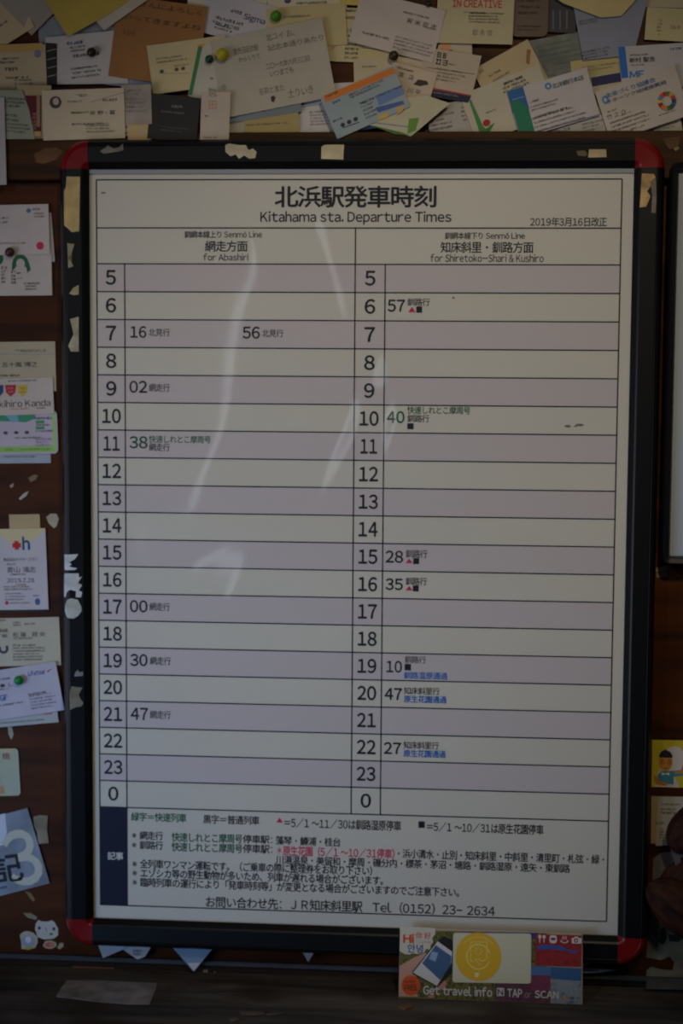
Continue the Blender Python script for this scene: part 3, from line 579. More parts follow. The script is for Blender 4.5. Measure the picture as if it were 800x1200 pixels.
# ---- left column
card('white card behind, leaning out to the right of the two face cards', (-25, 255, 60, 249, 56), 0, (196, 190, 190))
card('white card with green haired faces drawn on it, left of the frame', (-32, 290, 60, 289, 55.5), 1, (212, 206, 204), (('a', 24, 309, 9.5, 10.5, (22, 98, 62), .55, -30, 210), ('p', [(14, 308), (18, 306), (18, 314), (14, 318)], (22, 98, 62)), ('p', [(30, 306), (34, 308), (36, 316), (32, 320), (31, 314)], (22, 98, 62)), ('o', -2, 303, 6, 7, (22, 98, 62)), ('f', 15, 325, 4, 3, 4, 4, GRY), ('f', 4, 322, 5, 3, 5, 4, GRY), ('f', 22, 320, 5, 2, 1, 3, GRY), ('f', 38, 332, 20, 2.4, 1, 3, GRY), ('f', 37, 337, 16, 2, 2, 3.4, GRY), ('l', 20, 326, 26, 326, .6, GRY)))
card('white card with a small blue diamond logo and red stamp spot', (-35, 241, 56.5, 239, 57), 2, (216, 208, 210), (('p', [(30, 247), (33.5, 243.5), (37, 247), (33.5, 250)], (60, 120, 160)), ('f', 42, 245, 8, 3, 1, 3, LG), ('f', 47, 252, 14, 2, 2, 3.4, LG), ('f', 3, 258, 16, 2.4, 2, 5, GRY), ('f', 14, 285, 30, 2, 1, 3, LG), ('o', 47, 288, 4.5, 4.5, (200, 40, 90))))
card('cream card with a name in characters, topmost of the taped stack', (-26, 401, 64.5, 400, 57), 0, (196, 188, 164), (('f', 36, 411, 36, 3, 1, 3, LG), ('l', 0, 415, 64, 415, .6, (150, 156, 170)), ('t', '五十嵐 博之', 23, 427, 42, 6, (70, 66, 62), 0), ('f', 14, 440, 28, 2.6, 1, 3, GRY)))
card('white card with coloured shields and a name in italic script', (-30, 445, 61.5, 442, 42), 2, (214, 204, 200), (('f', 28, 446, 38, 2, 1, 3, (110, 116, 150)),
    ('p', [(-6, 451), (4, 451), (4, 460), (-1, 465), (-6, 460)], (40, 66, 124)), ('p', [(6, 451), (19, 451), (18, 460), (12.5, 465), (7, 460)], (176, 40, 58)), ('p', [(20, 451), (33, 451), (32, 460), (26.5, 465), (21, 460)], (200, 176, 70)),
    ('f', 12.5, 457, 6, 2.4, 2, 4, (220, 160, 160)), ('f', 26.5, 457, 6, 2.4, 2, 4, (160, 140, 60)), ('t', 'kihiro Kanda', 29, 472.5, 60, 8, (60, 58, 64), 0), ('f', 50, 478, 14, 2.2, 1, 3, LG), ('f', 24, 479, 26, 2, 1, 3, (190, 170, 120))))
card('lilac and green card with rounded corners, lowest visible of the taped stack', (-26, 483, 66.5, 481, 49.5), 1, (206, 198, 220), (('r', 22, 526.5, 88, 7, (150, 196, 110)), ('p', [(-20, 482), (40, 482), (42, 490), (30, 495), (16, 494), (-20, 493)], (60, 146, 110)), ('p', [(4, 484), (20, 484), (22, 494), (14, 495)], (120, 170, 190)), ('r', 63.5, 505, 4, 44, (160, 206, 130)), ('t', '●　●　●', 19, 507, 30, 3.6, (70, 70, 84), 0), ('f', 52, 490, 22, 3, 1, 4, (50, 60, 100)), ('r', 47, 494.5, 10, 3.4, (60, 150, 96), 2), ('r', 47, 501.5, 10, 3.4, (60, 150, 96), 2), ('f', 52, 498, 20, 2, 1, 3, GRY), ('f', 52, 505, 20, 2, 1, 3, GRY), ('f', 33, 513, 34, 2, 1, 3, GRY), ('f', 51, 518, 18, 2.4, 3, 3.4, (160, 150, 176)), ('t', 'http://www.abashiri.co.jp', 32, 526.5, 52, 3, (80, 110, 60), 0)), rnd=5)
card('pale blue card edge below the lilac and green card', (-34, 488, 58, 487, 54.5), 0, (176, 190, 206), (('f', 30, 535, 50, 2, 1, 3, (120, 140, 170)),), d=.0009)
card('square of beige masking tape above the red cross card', (10.5, 603, 46.5, 602.5, 19), 0, (204, 184, 140), (), cat='tape', name='masking_tape', th=.0002)
card('white upright card with a red cross and blue letter logo', (-6, 620, 53, 619, 94), 1, (214, 210, 220), (('p', [(0, 620), (53, 619), (52, 622), (38, 634), (24, 640), (8, 634), (-4, 624)], (212, 198, 158)), ('r', 19.5, 639, 10, 5, (190, 24, 40), 2), ('r', 19.5, 639, 5, 10, (190, 24, 40), 2), ('t', 'h', 30.5, 636.5, 9, 16, (30, 74, 140), .03), ('t', '株式会社ドクターズマン', 24, 655.5, 40, 4, GRY, 0), ('f', 15, 661, 14, 2, 1, 3, GRY), ('t', '青山 鴻志', 25, 667.5, 34, 7, (76, 76, 92), 0), ('f', 24, 673, 24, 1.8, 1, 3, GRY), ('t', '2019.7.28', 24, 680, 32, 5, (70, 70, 90), 0), ('f', 25, 685, 14, 1.8, 1, 3, LG), ('f', 24, 689, 40, 2, 2, 3, LG), ('f', 20, 699, 28, 2, 3, 3.4, (140, 140, 150)), ('o', 8, 706.5, 2.2, 2.2, (190, 40, 60)), ('f', 24, 706.5, 26, 1.8, 1, 3, LG), ('o', 44, 705, 3, 4, (60, 100, 150)), ('f', 43, 698, 8, 1.8, 1, 3, (90, 130, 190))), th=.0005)
card('black strip of a card under the red cross card', (-4, 662, 50, 661, 55), 0, (44, 44, 46), (('f', 26, 714, 30, 1.6, 1, 3, (150, 150, 150)),))
card('cream white card with a dark crescent logo and fine print', (-26, 725, 69, 723, 56), 0, (206, 202, 184), (('f', 2, 727, 12, 2.4, 1, 3, (190, 60, 60)), ('f', 20, 731, 10, 2, 2, 3, LG), ('f', 36, 731, 14, 2, 1, 3, GRY), ('t', '松 藤　邦 央', 34, 743.5, 38, 6, (84, 82, 80), 0), ('f', 28, 748, 24, 1.8, 1, 3, LG), ('a', 4, 760, 6, 6, (60, 64, 84), .5, 150, 400), ('f', 30, 756, 30, 2.2, 1, 3, GRY), ('f', 36, 766, 42, 2, 5, 3.4, (120, 116, 112)), ('f', 2, 742, 12, 4, 2, 6, (120, 116, 112))))
card('white card leaf half hidden behind the lilac card with the green pin', (-28, 798, 62, 790, 56), 1, (190, 196, 202), (('f', 30, 845, 60, 2, 1, 3, (130, 140, 150)), ('p', [(46, 838), (62, 835), (60, 837)], (190, 80, 70))))
card('lilac white card with blue lettering under the green pin', (-26, 789, 65, 775, 57), 3, (206, 204, 226), (('t', 'Lifetour', 43, 788, 20, 6, (40, 84, 170), .014), ('p', [(55, 786), (62, 783), (56, 788)], (200, 60, 60)), ('f', 8, 795, 16, 2.4, 1, 3, GRY), ('t', '● し 名', 12, 802, 24, 5, (60, 60, 80), 0), ('f', 6, 807, 12, 2, 1, 3, LG), ('t', 'PGF', 2, 818, 14, 7, (40, 90, 180), .02), ('f', 12, 825, 30, 2, 1, 3, GRY), ('f', 46, 812, 26, 2.4, 1, 3, GRY), ('f', 50, 821, 30, 2, 5, 3.6, (140, 140, 160))), curl=(-1, 1, 1))
card('pale green card with red characters and rounded corners at the left edge', (-70, 879, 21, 877, 55), 0, (190, 202, 180), (('t', '焼', 7, 886, 9, 8, (160, 60, 70), 0), ('r', -5, 880, 40, 4, (206, 186, 150)), ('f', 0, 913, 4, 4, 1, 4, (200, 120, 80)), ('p', [(-10, 920), (4, 921), (6, 930), (-10, 931)], (190, 150, 110))), rnd=4)
card('silver foil card with a large pale numeral three and brushed character', (-60, 971, 32, 947, 90), 1, (150, 162, 182), (('p', [(-20, 960), (6, 953), (8, 975), (4, 990), (-20, 996)], (206, 214, 236)), ('t', '3', 26, 1005, 40, 66, (196, 200, 190), .02), ('t', '記', 9, 1017, 34, 34, (30, 31, 38), .02, -.12), ('f', 3, 1040, 14, 3, 1, 3, (70, 80, 110))), rough=.35, var=.25)
# tape rests and torn bits on the panel
card('torn clear and yellowed tape rest beside the foil card', (39, 956, 56, 955, 33), 0, (150, 140, 120), (), outline=[(39, 957), (47, 955), (56, 956), (55, 972), (57, 988), (45, 989), (43, 975), (40, 968)], cat='tape', name='tape_rest', var=.35)
for lb, ol, c in (('pale torn paper chip below the hanging lilac card', [(9, 851), (14, 852), (16, 861), (13, 867), (10, 860)], (176, 176, 160)),
                  ('round pale paper chip beside the masking tape', [(54, 606), (59, 602), (66, 602), (69, 608), (66, 617), (63, 619), (57, 613)], (190, 188, 164)),
                  ('small white paper chip on the panel above the masking tape', [(22, 584), (28, 578), (34, 575), (31, 581), (24, 586)], (190, 190, 184)),
                  ('tan paper smear on the panel below the pale blue card', [(33, 560), (40, 556), (45, 557), (42, 562), (36, 565)], (140, 116, 84)),
                  ('tiny pale paper fleck on the panel near the tan smear', [(11, 569), (16, 566), (16, 570), (13, 572)], (170, 160, 140)),
                  ('curved pale scrap above the cat sticker', [(27, 1070), (36, 1070), (44, 1075), (42, 1078), (32, 1075)], (150, 146, 120)),
                  ('thin tan scrap below the foil card', [(29, 1044), (36, 1046), (41, 1054), (39, 1057), (34, 1051)], (140, 116, 70))):
    card(lb, (min(p[0] for p in ol), min(p[1] for p in ol), max(p[0] for p in ol), min(p[1] for p in ol), max(p[1] for p in ol) - min(p[1] for p in ol)), 0, c, (), outline=ol, cat='paper scrap', name='paper_scrap', d=.0007, var=.2)
# stickers at the lower left
card('white cat face sticker with pointed ears', (41, 1077, 69, 1077, 25), 0, (206, 206, 204), (('o', 46, 1087.5, 1.6, 2, (40, 50, 70)), ('o', 63, 1088.5, 1.6, 2, (40, 50, 60)), ('l', 53, 1087, 55, 1092, .8, GRY), ('o', 60, 1094.5, 2, 1.6, (60, 130, 80)), ('l', 42, 1092, 46, 1092, .5, LG), ('l', 50, 1094, 54, 1095, .5, LG)), outline=[(41, 1089), (42, 1082), (45, 1078), (49, 1080), (56, 1080), (61, 1078.5), (64, 1081), (68, 1088), (68, 1096), (63, 1100), (52, 1101), (44, 1098)], cat='sticker', name='cat_sticker', d=.0007)
card('round white sticker with a small figure, left of the cat face', (23, 1092, 45, 1092, 22), 0, (200, 196, 176), (('o', 33, 1103, 7.5, 7, (150, 170, 196)), ('o', 33, 1101, 3.4, 4, (214, 214, 220)), ('p', [(31, 1106), (35, 1106), (34, 1098), (32, 1098)], (70, 80, 120)), ('o', 33, 1111, 4, 2, (190, 170, 60))), outline=[(23, 1096), (27, 1092), (32, 1091), (39, 1093), (44, 1098), (44, 1105), (41, 1111), (32, 1112.5), (25, 1112), (25, 1105)], cat='sticker', name='figure_sticker', d=.0007)
card('small oval sticker with a pink fish, below the cat face', (50, 1102, 67, 1102, 10), 0, (196, 190, 166), (('o', 58, 1107, 5.5, 3, (190, 96, 96)), ('o', 60, 1107, 2, 1.6, (206, 150, 60))), outline=[(50, 1108), (53, 1103), (60, 1102), (66, 1105), (66, 1109), (60, 1112), (53, 1111)], cat='sticker', name='fish_sticker', d=.0007)
card('tiny pale sticker right of the pink fish sticker', (67, 1105, 75, 1105, 8), 0, (176, 180, 150), (), outline=[(67, 1111), (70, 1105), (74, 1105), (74.5, 1109), (70, 1112.5)], cat='sticker', name='tiny_sticker', d=.0007)
# cards tucked behind the frame, their corners poking out below
BC = 'card corners below the frame'
card('white card corner poking out below the frame, leftmost of them', (88, 1075, 170, 1040, 50), 0, (176, 190, 206), (), outline=[(112, 1100), (120.5, 1122.5), (145, 1112.5), (160, 1100), (140, 1080)], d=.0115)
card('white card corner with grey scribble poking out below the frame', (120, 1085, 180, 1085, 40), 0, (186, 196, 206), (('f', 162, 1116, 12, 3, 2, 4, (130, 130, 140)),), outline=[(140, 1110), (161, 1124.5), (170, 1121), (176, 1111), (180, 1090), (150, 1085)], d=.010)
card('two toned blue and white card corner pointing down below the frame', (200, 1085, 260, 1085, 54), 0, (134, 166, 200), (('p', [(219.5, 1128.5), (235, 1128), (227, 1138)], (206, 208, 224)),), outline=[(200, 1108), (227, 1138.8), (252, 1108), (226, 1080)], d=.0115)
card('tiny pale card corner showing under the middle of the frame', (352, 1100, 372, 1100, 30), 0, (170, 172, 176), (), outline=[(352, 1112), (361, 1127.5), (370, 1112), (361, 1100)], d=.010)
card('thin bluish card corner right of the travel board', (660, 1110, 722, 1110, 36), 0, (150, 166, 186), (), outline=[(662, 1118), (696, 1124), (683, 1134), (722, 1137), (700, 1140), (660, 1141)], d=.0115)
# ---- right column
card('yellow card with a cartoon man in a bow tie', (764, 867, 818, 868, 57), 0, (216, 196, 50), (('o', 790, 890, 13, 16, (216, 206, 196), 0, 1), ('p', [(766, 922), (772, 900), (790, 908), (796, 923)], (214, 196, 180), 1), ('o', 779.5, 893, 8, 11, (206, 140, 60)), ('p', [(771.5, 886), (774, 881), (779, 878), (785, 881), (788, 886), (787, 888), (773, 887.5)], (26, 36, 48), 3), ('p', [(770, 908), (775, 903.5), (786, 903.5), (800, 902), (800, 909), (789, 910), (789, 919), (772, 918)], (70, 140, 160), 3), ('p', [(765, 908), (770, 910), (772, 915), (782, 918), (780, 921), (768, 919)], (200, 120, 50), 4), ('p', [(789, 903), (797, 903), (801, 893), (801, 906), (790, 907)], (200, 130, 60), 4), ('p', [(775, 905), (779.5, 906.5), (784, 905), (784, 908.5), (779.5, 907), (775, 908.5)], (226, 224, 220), 5), ('l', 774, 890.5, 778, 890.5, .8, (60, 30, 20)), ('l', 782, 890.5, 786, 890.5, .8, (60, 30, 20)), ('l', 777, 900.5, 782.5, 900.5, .9, (90, 30, 20)), ('o', 776, 893.5, 2.4, 1.8, (90, 60, 40), .7, 4), ('o', 783.5, 893.5, 2.4, 1.8, (90, 60, 40), .7, 4)))
card('beige card with rows of small print below the yellow cartoon card', (763, 933, 818, 934, 57.5), 0, (190, 166, 120), (('p', [(771, 933.5), (818, 934), (818, 991), (768, 991)], (184, 176, 160)), ('f', 786, 942.5, 22, 2, 1, 3, (80, 70, 66)), ('f', 785, 950.5, 22, 2.6, 2, 4.4, (40, 36, 36)), ('f', 774, 964.5, 12, 3, 1, 3, (80, 90, 110)), ('f', 775, 978, 5, 2, 5, 3.4, (60, 56, 54)), ('f', 787, 978, 12, 2, 5, 3.4, (90, 84, 80))), d=.0016)
card('pale torn paper sheet half behind the brown hanging bundle', (764, 998, 815, 998, 50), 0, (128, 116, 116), (), outline=[(765, 1006), (775, 999), (815, 996), (815, 1040), (764, 1040)], cat='paper', name='paper_sheet')
card('torn pale paper with black brush strokes at the lower right', (757, 1070, 815, 1070, 60), 0, (118, 116, 96), (('p', [(774, 1088), (779, 1086), (781, 1100), (777, 1107), (771, 1104)], (24, 28, 34)), ('l', 766, 1096, 775, 1093, 2, (24, 28, 34)), ('l', 768, 1106, 773, 1101, 2, (24, 28, 34)), ('p', [(783, 1094), (800, 1098), (795, 1104), (784, 1103)], (28, 30, 34))), outline=[(760, 1066), (815, 1066), (815, 1124), (788, 1126), (785, 1121), (774, 1125), (757, 1122)], cat='paper', name='paper_sheet', var=.3)
card('crumpled pale paper strip low at the right edge', (757, 1132, 815, 1132, 16), 0, (128, 124, 106), (), outline=[(757, 1137), (763, 1133), (774, 1136), (788, 1137), (790, 1126), (815, 1122), (815, 1145), (757, 1145.5)], cat='paper', name='paper_strip', var=.3)
card('grey paper strip on the dark batten at the right edge', (757, 1147, 815, 1147, 13), 0, (84, 82, 78), (), outline=[(758, 1147), (815, 1147), (815, 1160), (756, 1159)], cat='paper', name='paper_strip', d=.016, var=.3)
for lb, ol, c in (('beige tape square on the panel right of the frame', [(769, 665), (782, 663), (782, 669), (768, 669.5)], (190, 170, 120)),
                  ('second beige tape piece just under the beige square', [(769, 670.5), (782, 670), (782, 676), (769, 677)], (176, 158, 116)),
                  ('peeling grey tape running down the panel right of the frame', [(775, 553), (779, 551), (778, 575), (776, 604), (773, 601), (775, 580)], (116, 96, 80)),
                  ('small peeled tape fleck above the grey peeling tape', [(783, 528), (787, 526), (786, 540), (782, 542)], (130, 106, 86)),
                  ('brown plate beside the upper right red corner', [(776, 162), (797, 160), (795, 171), (785, 175), (780, 170)], (112, 78, 48)),
                  ('pale painted glint near the upper right red corner', [(788, 173), (794, 171), (796, 174), (791, 177)], (176, 150, 110)),  # glint of the brown plate, put in as a pale patch
                  ('ochre worn patch on the rail beside the upper left red corner', [(40, 180), (52, 174), (66, 173), (74, 177), (66, 187), (50, 192), (42, 190)], (122, 82, 44))):
    dd = .0144 if ol[0][1] < 200 else .0007
    card(lb, (min(p[0] for p in ol), min(p[1] for p in ol), max(p[0] for p in ol), min(p[1] for p in ol), max(p[1] for p in ol) - min(p[1] for p in ol)), 0, c, (), outline=ol, cat='tape', name='tape_rest', d=dd, var=.35)

# ---------------------------------------------------------------- pins
def pin(px, py, r, col, label, d, rough=.35):
    d += .0006; c = P(px, py, d + .004); r = r * .00094
    bm = bmesh.new(); pr = [(0, .0085), (.35, .0083), (.7, .0070), (.95, .0048), (1, .0032), (.92, .0018), (.5, .0008), (.35, .0)]
    pr = [(a * r, b * r / .0055 * .9) for a, b in pr]; rows = []
    for k in range(20):
        t = 2 * math.pi * k / 20; rows.append([bm.verts.new((a * math.cos(t), -b, a * math.sin(t))) for a, b in pr])
    for k in range(20):
        A, B = rows[k], rows[(k + 1) % 20]
        for i in range(len(pr) - 1): bm.faces.new((A[i], A[i + 1], B[i + 1], B[i]))
    bmesh.ops.remove_doubles(bm, verts=bm.verts[:], dist=1e-6)
    root = bpy.data.objects.new('push_pin', None); COL.objects.link(root); root.location = (c.x, -d, c.z); tag(root, label, 'push pin', 'round push pins in the cards')
    from_bm('pin_head', bm, mat(col, rough, 0, kind='plastic'), root, smooth=True)
    bm = bmesh.new(); box_bm(bm, -.0005, .0005, -.001, min(d, .010), -.0005, .0005)
    from_bm('needle', bm, mat((150, 150, 150), .3, 0, kind='metal'), root)
pin(107, 61, 5.6, (50, 36, 30), 'dark brown round pin on the card with the black ornamental strip', dl(3) + .0006)
pin(323, 18.5, 6.5, (70, 140, 30), 'bright green round pin on the cream card at the top', dl(2) + .0006)
pin(260, 64, 7.5, (176, 166, 36), 'yellow round pin at the corner of the large beige note', dl(7) + .001)
pin(245, 69, 5, (26, 66, 50), 'dark green round pin on the green striped card', dl(6.5) + .0006)
pin(461, 65, 5.8, (60, 48, 34), 'dark brown round pin below the large white slanting card', dl(6) + .001)
pin(11, 295.5, 5.8, (74, 48, 46), 'brown round pin between the two face and logo cards at the left', dl(2) + .0008)
pin(21.5, 797.5, 5.8, (20, 140, 70), 'green round pin in the lilac card at the left', dl(3) + .001)
pin(502, 4, 3.6, (40, 36, 36), 'small black pin at the top beside the red titled card', dl(6) + .0006)

# ---------------------------------------------------------------- paper rests stuck on the frame
def scrap(label, ol, col, side, var=.18):
    """paper or tape rest that follows the moulding of the rail it is stuck on"""
    bm = bmesh.new(); dd = .033
    pts = [P(x, y, dd) for x, y in ol]
    c = sum(pts, Vector()) / len(pts)
    f = bm.faces.new([bm.verts.new((p.x, 0, p.z)) for p in pts])
    bm.normal_update(); bmesh.ops.triangulate(bm, faces=[f])
    def s_of(x, z): return {'l': fx0 - x, 'r': x - fx1, 't': z - fz1, 'b': fz0 - z}[side]
    for s, dpt in PROF[1:8]:
        if side == 'l': co, no = (fx0 - s, 0, 0), (1, 0, 0)
        elif side == 'r': co, no = (fx1 + s, 0, 0), (1, 0, 0)
        elif side == 't': co, no = (0, 0, fz1 + s), (0, 0, 1)
        else: co, no = (0, 0, fz0 - s), (0, 0, 1)
        bmesh.ops.bisect_plane(bm, geom=bm.verts[:] + bm.edges[:] + bm.faces[:], plane_co=co, plane_no=no)
    r = bmesh.ops.extrude_face_region(bm, geom=bm.faces[:])
    top = {v for v in r['geom'] if isinstance(v, bmesh.types.BMVert)}
    for v in bm.verts:
        y = -prof_d(max(0, min(.0325, s_of(v.co.x, v.co.z)))) - (.00035 if v in top else .00008)
        v.co.y = y
    for v in bm.verts: v.co -= Vector((c.x, c.y, c.z))
    o = from_bm('paper_rest', bm, mat(col, .7, var, 60), None, c)
    tag(o, label, 'paper scrap', 'paper rests stuck on the frame'); return o
scrap('long beige paper rest at the top of the left rail', [(78, 207), (93.5, 207), (92.5, 271), (84, 272), (80, 268), (75, 264), (75, 224), (77, 219)], (204, 180, 126), 'l')
scrap('torn cream paper rest on the left rail below the long beige one', [(79, 285), (87, 286), (84, 296), (79, 303), (84, 308), (86, 312), (80, 314)], (160, 152, 120), 'l')
scrap('small cream paper rest on the left rail beside hour five', [(81, 344), (86, 337), (92, 334), (92, 345), (86, 346)], (176, 168, 130), 'l')
scrap('pale streaked paper rest on the left rail beside hours six and seven', [(82, 374), (92, 371), (92, 412), (83, 412), (80, 405), (86, 392), (84, 382)], (176, 170, 150), 'l', .3)
scrap('white comb shaped paper rest on the left rail beside hour fifteen', [(74.5, 650), (91.5, 649.5), (88, 655), (81, 659), (84, 661), (81, 664), (90.5, 666), (87, 668.2), (75, 668)], (206, 214, 220), 'l')
scrap('white torn paper rest with a notch on the left rail beside hour sixteen', [(74, 674), (76, 672), (92, 672), (92.5, 677), (96, 675.5), (91, 683), (96, 686), (92, 692), (96, 694), (95, 700), (88.5, 700), (89, 693), (82, 691), (78, 694), (76.5, 700), (73.8, 700)], (204, 208, 214), 'l')
scrap('roundish white paper rest on the left rail beside hour seventeen', [(79, 703), (83, 701), (91, 703), (95, 711), (95.5, 716), (91, 722), (86, 725), (79, 724), (75, 716), (76, 709)], (190, 194, 188), 'l')
scrap('tiny pale paper rest on the left rail beside hour nineteen', [(87, 793), (88, 788), (91, 785), (93, 788), (97, 787), (97, 792)], (130, 136, 140), 'l')
scrap('dull beige paper rest on the left rail beside hour twenty', [(82, 832), (81.5, 812), (84, 804), (88, 805), (96.5, 806), (92, 814), (94, 819), (97.5, 824), (95, 828), (88, 829)], (128, 124, 108), 'l')
scrap('torn pale paper rest with ragged edge on the top rail', [(264, 170), (268, 168), (280, 170), (288, 170), (291, 176), (296, 174), (300.5, 178), (299, 185), (292, 186), (286, 182), (280, 186), (276, 181), (270, 183), (264, 178)], (196, 186, 160), 't')
scrap('square cream paper rest at the middle of the top rail', [(376.5, 172), (381, 169.5), (403, 169.5), (402, 187), (376, 186)], (206, 194, 160), 't')
scrap('small cream paper rest on the right of the top rail', [(690, 175), (710, 175), (710.5, 184), (689, 184.5)], (196, 178, 140), 't')
scrap('faint tan paper rest left of the small cream one on the top rail', [(675, 177), (685, 176), (688, 180), (686, 183), (677, 182)], (110, 100, 80), 't')
scrap('grey wispy paper rest beside the upper left red corner', [(117, 177), (124, 173), (126, 170), (133, 174), (139, 173), (144, 168), (144.5, 176), (136, 178), (121, 180)], (126, 124, 112), 't', .3)
scrap('yellowed torn paper rest at the top of the right rail', [(752, 203), (766, 204), (768, 208), (761, 213), (764, 216), (758, 224), (762, 230), (757, 242), (749.5, 243)], (190, 158, 106), 'r', .35)
scrap('grey shredded paper rest lower on the right rail', [(762, 212), (768, 209), (769, 232), (768, 250), (763, 249), (764, 230)], (130, 120, 110), 'r', .35)

# ---------------------------------------------------------------- second framed board at the right edge
g0 = P(795.5, 200, .0247); g1 = P(798.5, 652, .0247)
M_FR2 = mat((20, 20, 24), .4, 0, kind='plastic')
fr2, c2_ = make_frame('board_frame', g0.x, g0.x + .45, g1.z, g0.z, 'slim black frame cut by the right edge of the picture', M_FR2, M_FR2, scale=.28)
bm = bmesh.new(); box_bm(bm, -.2249, .2249, 0, .0008, -(g0.z - g1.z) / 2 + .0001, (g0.z - g1.z) / 2 - .0001)
b2 = from_bm('notice_board', bm, mat((186, 196, 212), .4, .03, 5), None, (g0.x + .225, -.022, (g0.z + g1.z) / 2))
tag(b2, 'pale blue white notice sheet inside the slim frame at the right edge', 'notice')

# ---------------------------------------------------------------- travel information board leaning on the frame
bl = LZ(466.5, 1171.5, z_ledge + .0005); br = LZ(682, 1175, z_ledge + .0005); tl = P(467, 1087.5, .0385); tr = P(683, 1092.5, .0385)
yb = (bl.y + br.y) / 2; bl.y = br.y = yb
W_ = br.x - bl.x; zt_ = (tl.z + tr.z) / 2; up = Vector((0, -.0385 - yb, zt_ - bl.z)); H_ = up.length
tilt = math.atan2(up.y, up.z)
TH = .0035
def loc_s(x, y):                       # position on the board face from zoomed readings of its print
    u = (x - 466.7) / (682.4 - 466.7); t0 = 1087.5 + 5 * u; b0 = 1171.5 + 3.5 * u
    v = (y - t0) / (b0 - t0); return (-W_ / 2 + W_ * u, H_ * (1 - v))
bm = bmesh.new(); box_bm(bm, -W_ / 2, W_ / 2, 0, TH, 0, H_); bmesh.ops.bevel(bm, geom=bm.edges[:], offset=.0003, segments=1, affect='EDGES')
sign = from_bm('travel_info_board', bm, mat((178, 160, 132), .5, .05), None, ((bl.x + br.x) / 2, yb, z_ledge + .0005), (-tilt, 0, 0))
tag(sign, 'small travel information board with phone picture and yellow disc, standing against the lower frame', 'sign')
def noise_mat(name, cols, scale, detail=3, rough=.4, stretch=(1, 1, 1)):
    m = bpy.data.materials.new(name); m.use_nodes = True; nt = m.node_tree; b = nt.nodes['Principled BSDF']; b.inputs['Roughness'].default_value = rough
    tc = nt.nodes.new('ShaderNodeTexCoord'); mp = nt.nodes.new('ShaderNodeMapping'); mp.inputs['Scale'].default_value = stretch
    n = nt.nodes.new('ShaderNodeTexNoise'); n.inputs['Scale'].default_value = scale; n.inputs['Detail'].default_value = detail
    r = nt.nodes.new('ShaderNodeValToRGB'); els = r.color_ramp.elements
    while len(els) < len(cols): els.new(.5)
    for i, c in enumerate(cols): els[i].position = .3 + .4 * i / (len(cols) - 1); els[i].color = lin(c)
    nt.links.new(tc.outputs['Object'], mp.inputs[0]); nt.links.new(mp.outputs[0], n.inputs[0]); nt.links.new(n.outputs[0], r.inputs[0]); nt.links.new(r.outputs[0], b.inputs['Base Color']); return m
def s_poly(name, pts, m, lev):
    me = bpy.data.meshes.new(name); v = [loc_s(x, y) for x, y in pts]
    me.from_pydata([(x, -.00008 * lev, z) for x, z in v], [], [tuple(range(len(v)))]); return link(name, me, m, sign)
s_poly('printed_picture', [(467, 1091), (640, 1093), (640, 1174), (467, 1171)], noise_mat('flower_field', [(30, 36, 22), (62, 72, 34), (120, 108, 50), (36, 42, 26)], 260), 1)
s_poly('printed_picture', [(545, 1092), (630, 1092.5), (630, 1100), (545, 1099)], ink((36, 60, 130)), 1.5)
s_poly('printed_picture', [(580, 1150), (645, 1150), (645, 1174), (580, 1173)], noise_mat('pink_flowers', [(40, 40, 32), (110, 44, 84), (56, 60, 40), (140, 60, 112)], 230), 2)
s_poly('printed_picture', [(627, 1094), (681.5, 1095), (681, 1132), (627, 1131)], noise_mat('red_field', [(120, 24, 34), (156, 34, 46), (110, 30, 30)], 90, stretch=(1, 1, 3)), 3)
s_poly('printed_picture', [(622, 1131.5), (645, 1132), (645, 1146), (622, 1145)], ink((74, 110, 160)), 3)
s_poly('printed_picture', [(622, 1142), (645, 1142), (645, 1160), (622, 1160)], noise_mat('heather', [(90, 40, 66), (130, 50, 90), (70, 60, 50)], 200), 4)
s_poly('printed_picture', [(645, 1132), (681.3, 1133), (681, 1151), (645, 1150)], ink((44, 92, 140)), 3)
s_poly('printed_picture', [(645, 1146), (681, 1148), (681, 1174.5), (645, 1173.5)], noise_mat('snow_shore', [(80, 96, 116), (140, 148, 156), (100, 120, 140)], 120), 4)
F = Flat()
def sp(pts, col, lev): F.poly([loc_s(x, y) for x, y in pts], col, lev)
def zz(px_pts, ox=460, oy=1080, k=6.667): return [(ox + x / k, oy + y / k) for x, y in px_pts]
sp(zz([(390, 195), (440, 175), (520, 180), (600, 190), (630, 215), (700, 215), (705, 235), (660, 238), (620, 218), (480, 210), (400, 215)], 570), (50, 84, 160), 5)
sp(zz([(46, 360), (160, 290), (250, 250), (280, 290), (200, 400), (150, 480), (200, 600), (46, 600)]), (196, 150, 128), 5)
sp(zz([(370, 480), (410, 465), (425, 500), (380, 540), (350, 540)]), (190, 130, 120), 5)
sp(zz([(280, 585), (320, 580), (330, 605), (280, 605)]), (190, 130, 120), 5)
sp(zz([(395, 118), (460, 150), (470, 260), (470, 400), (350, 520), (150, 420), (150, 400), (330, 170)]), (22, 24, 28), 6)
sp(zz([(345, 160), (460, 240), (455, 330), (345, 510), (155, 410)]), (206, 206, 204), 7)
sp(zz([(330, 190), (455, 275), (450, 345), (370, 465), (225, 335)]), (64, 96, 136), 8)
sp(zz([(300, 240), (350, 250), (330, 320), (280, 300)]), (140, 170, 200), 9)
sp(zz([(45, 45), (322, 55), (325, 100), (300, 135), (310, 165), (290, 190), (285, 225), (255, 222), (240, 250), (200, 262), (150, 258), (120, 268), (80, 262), (45, 240)]), (206, 200, 186), 7)
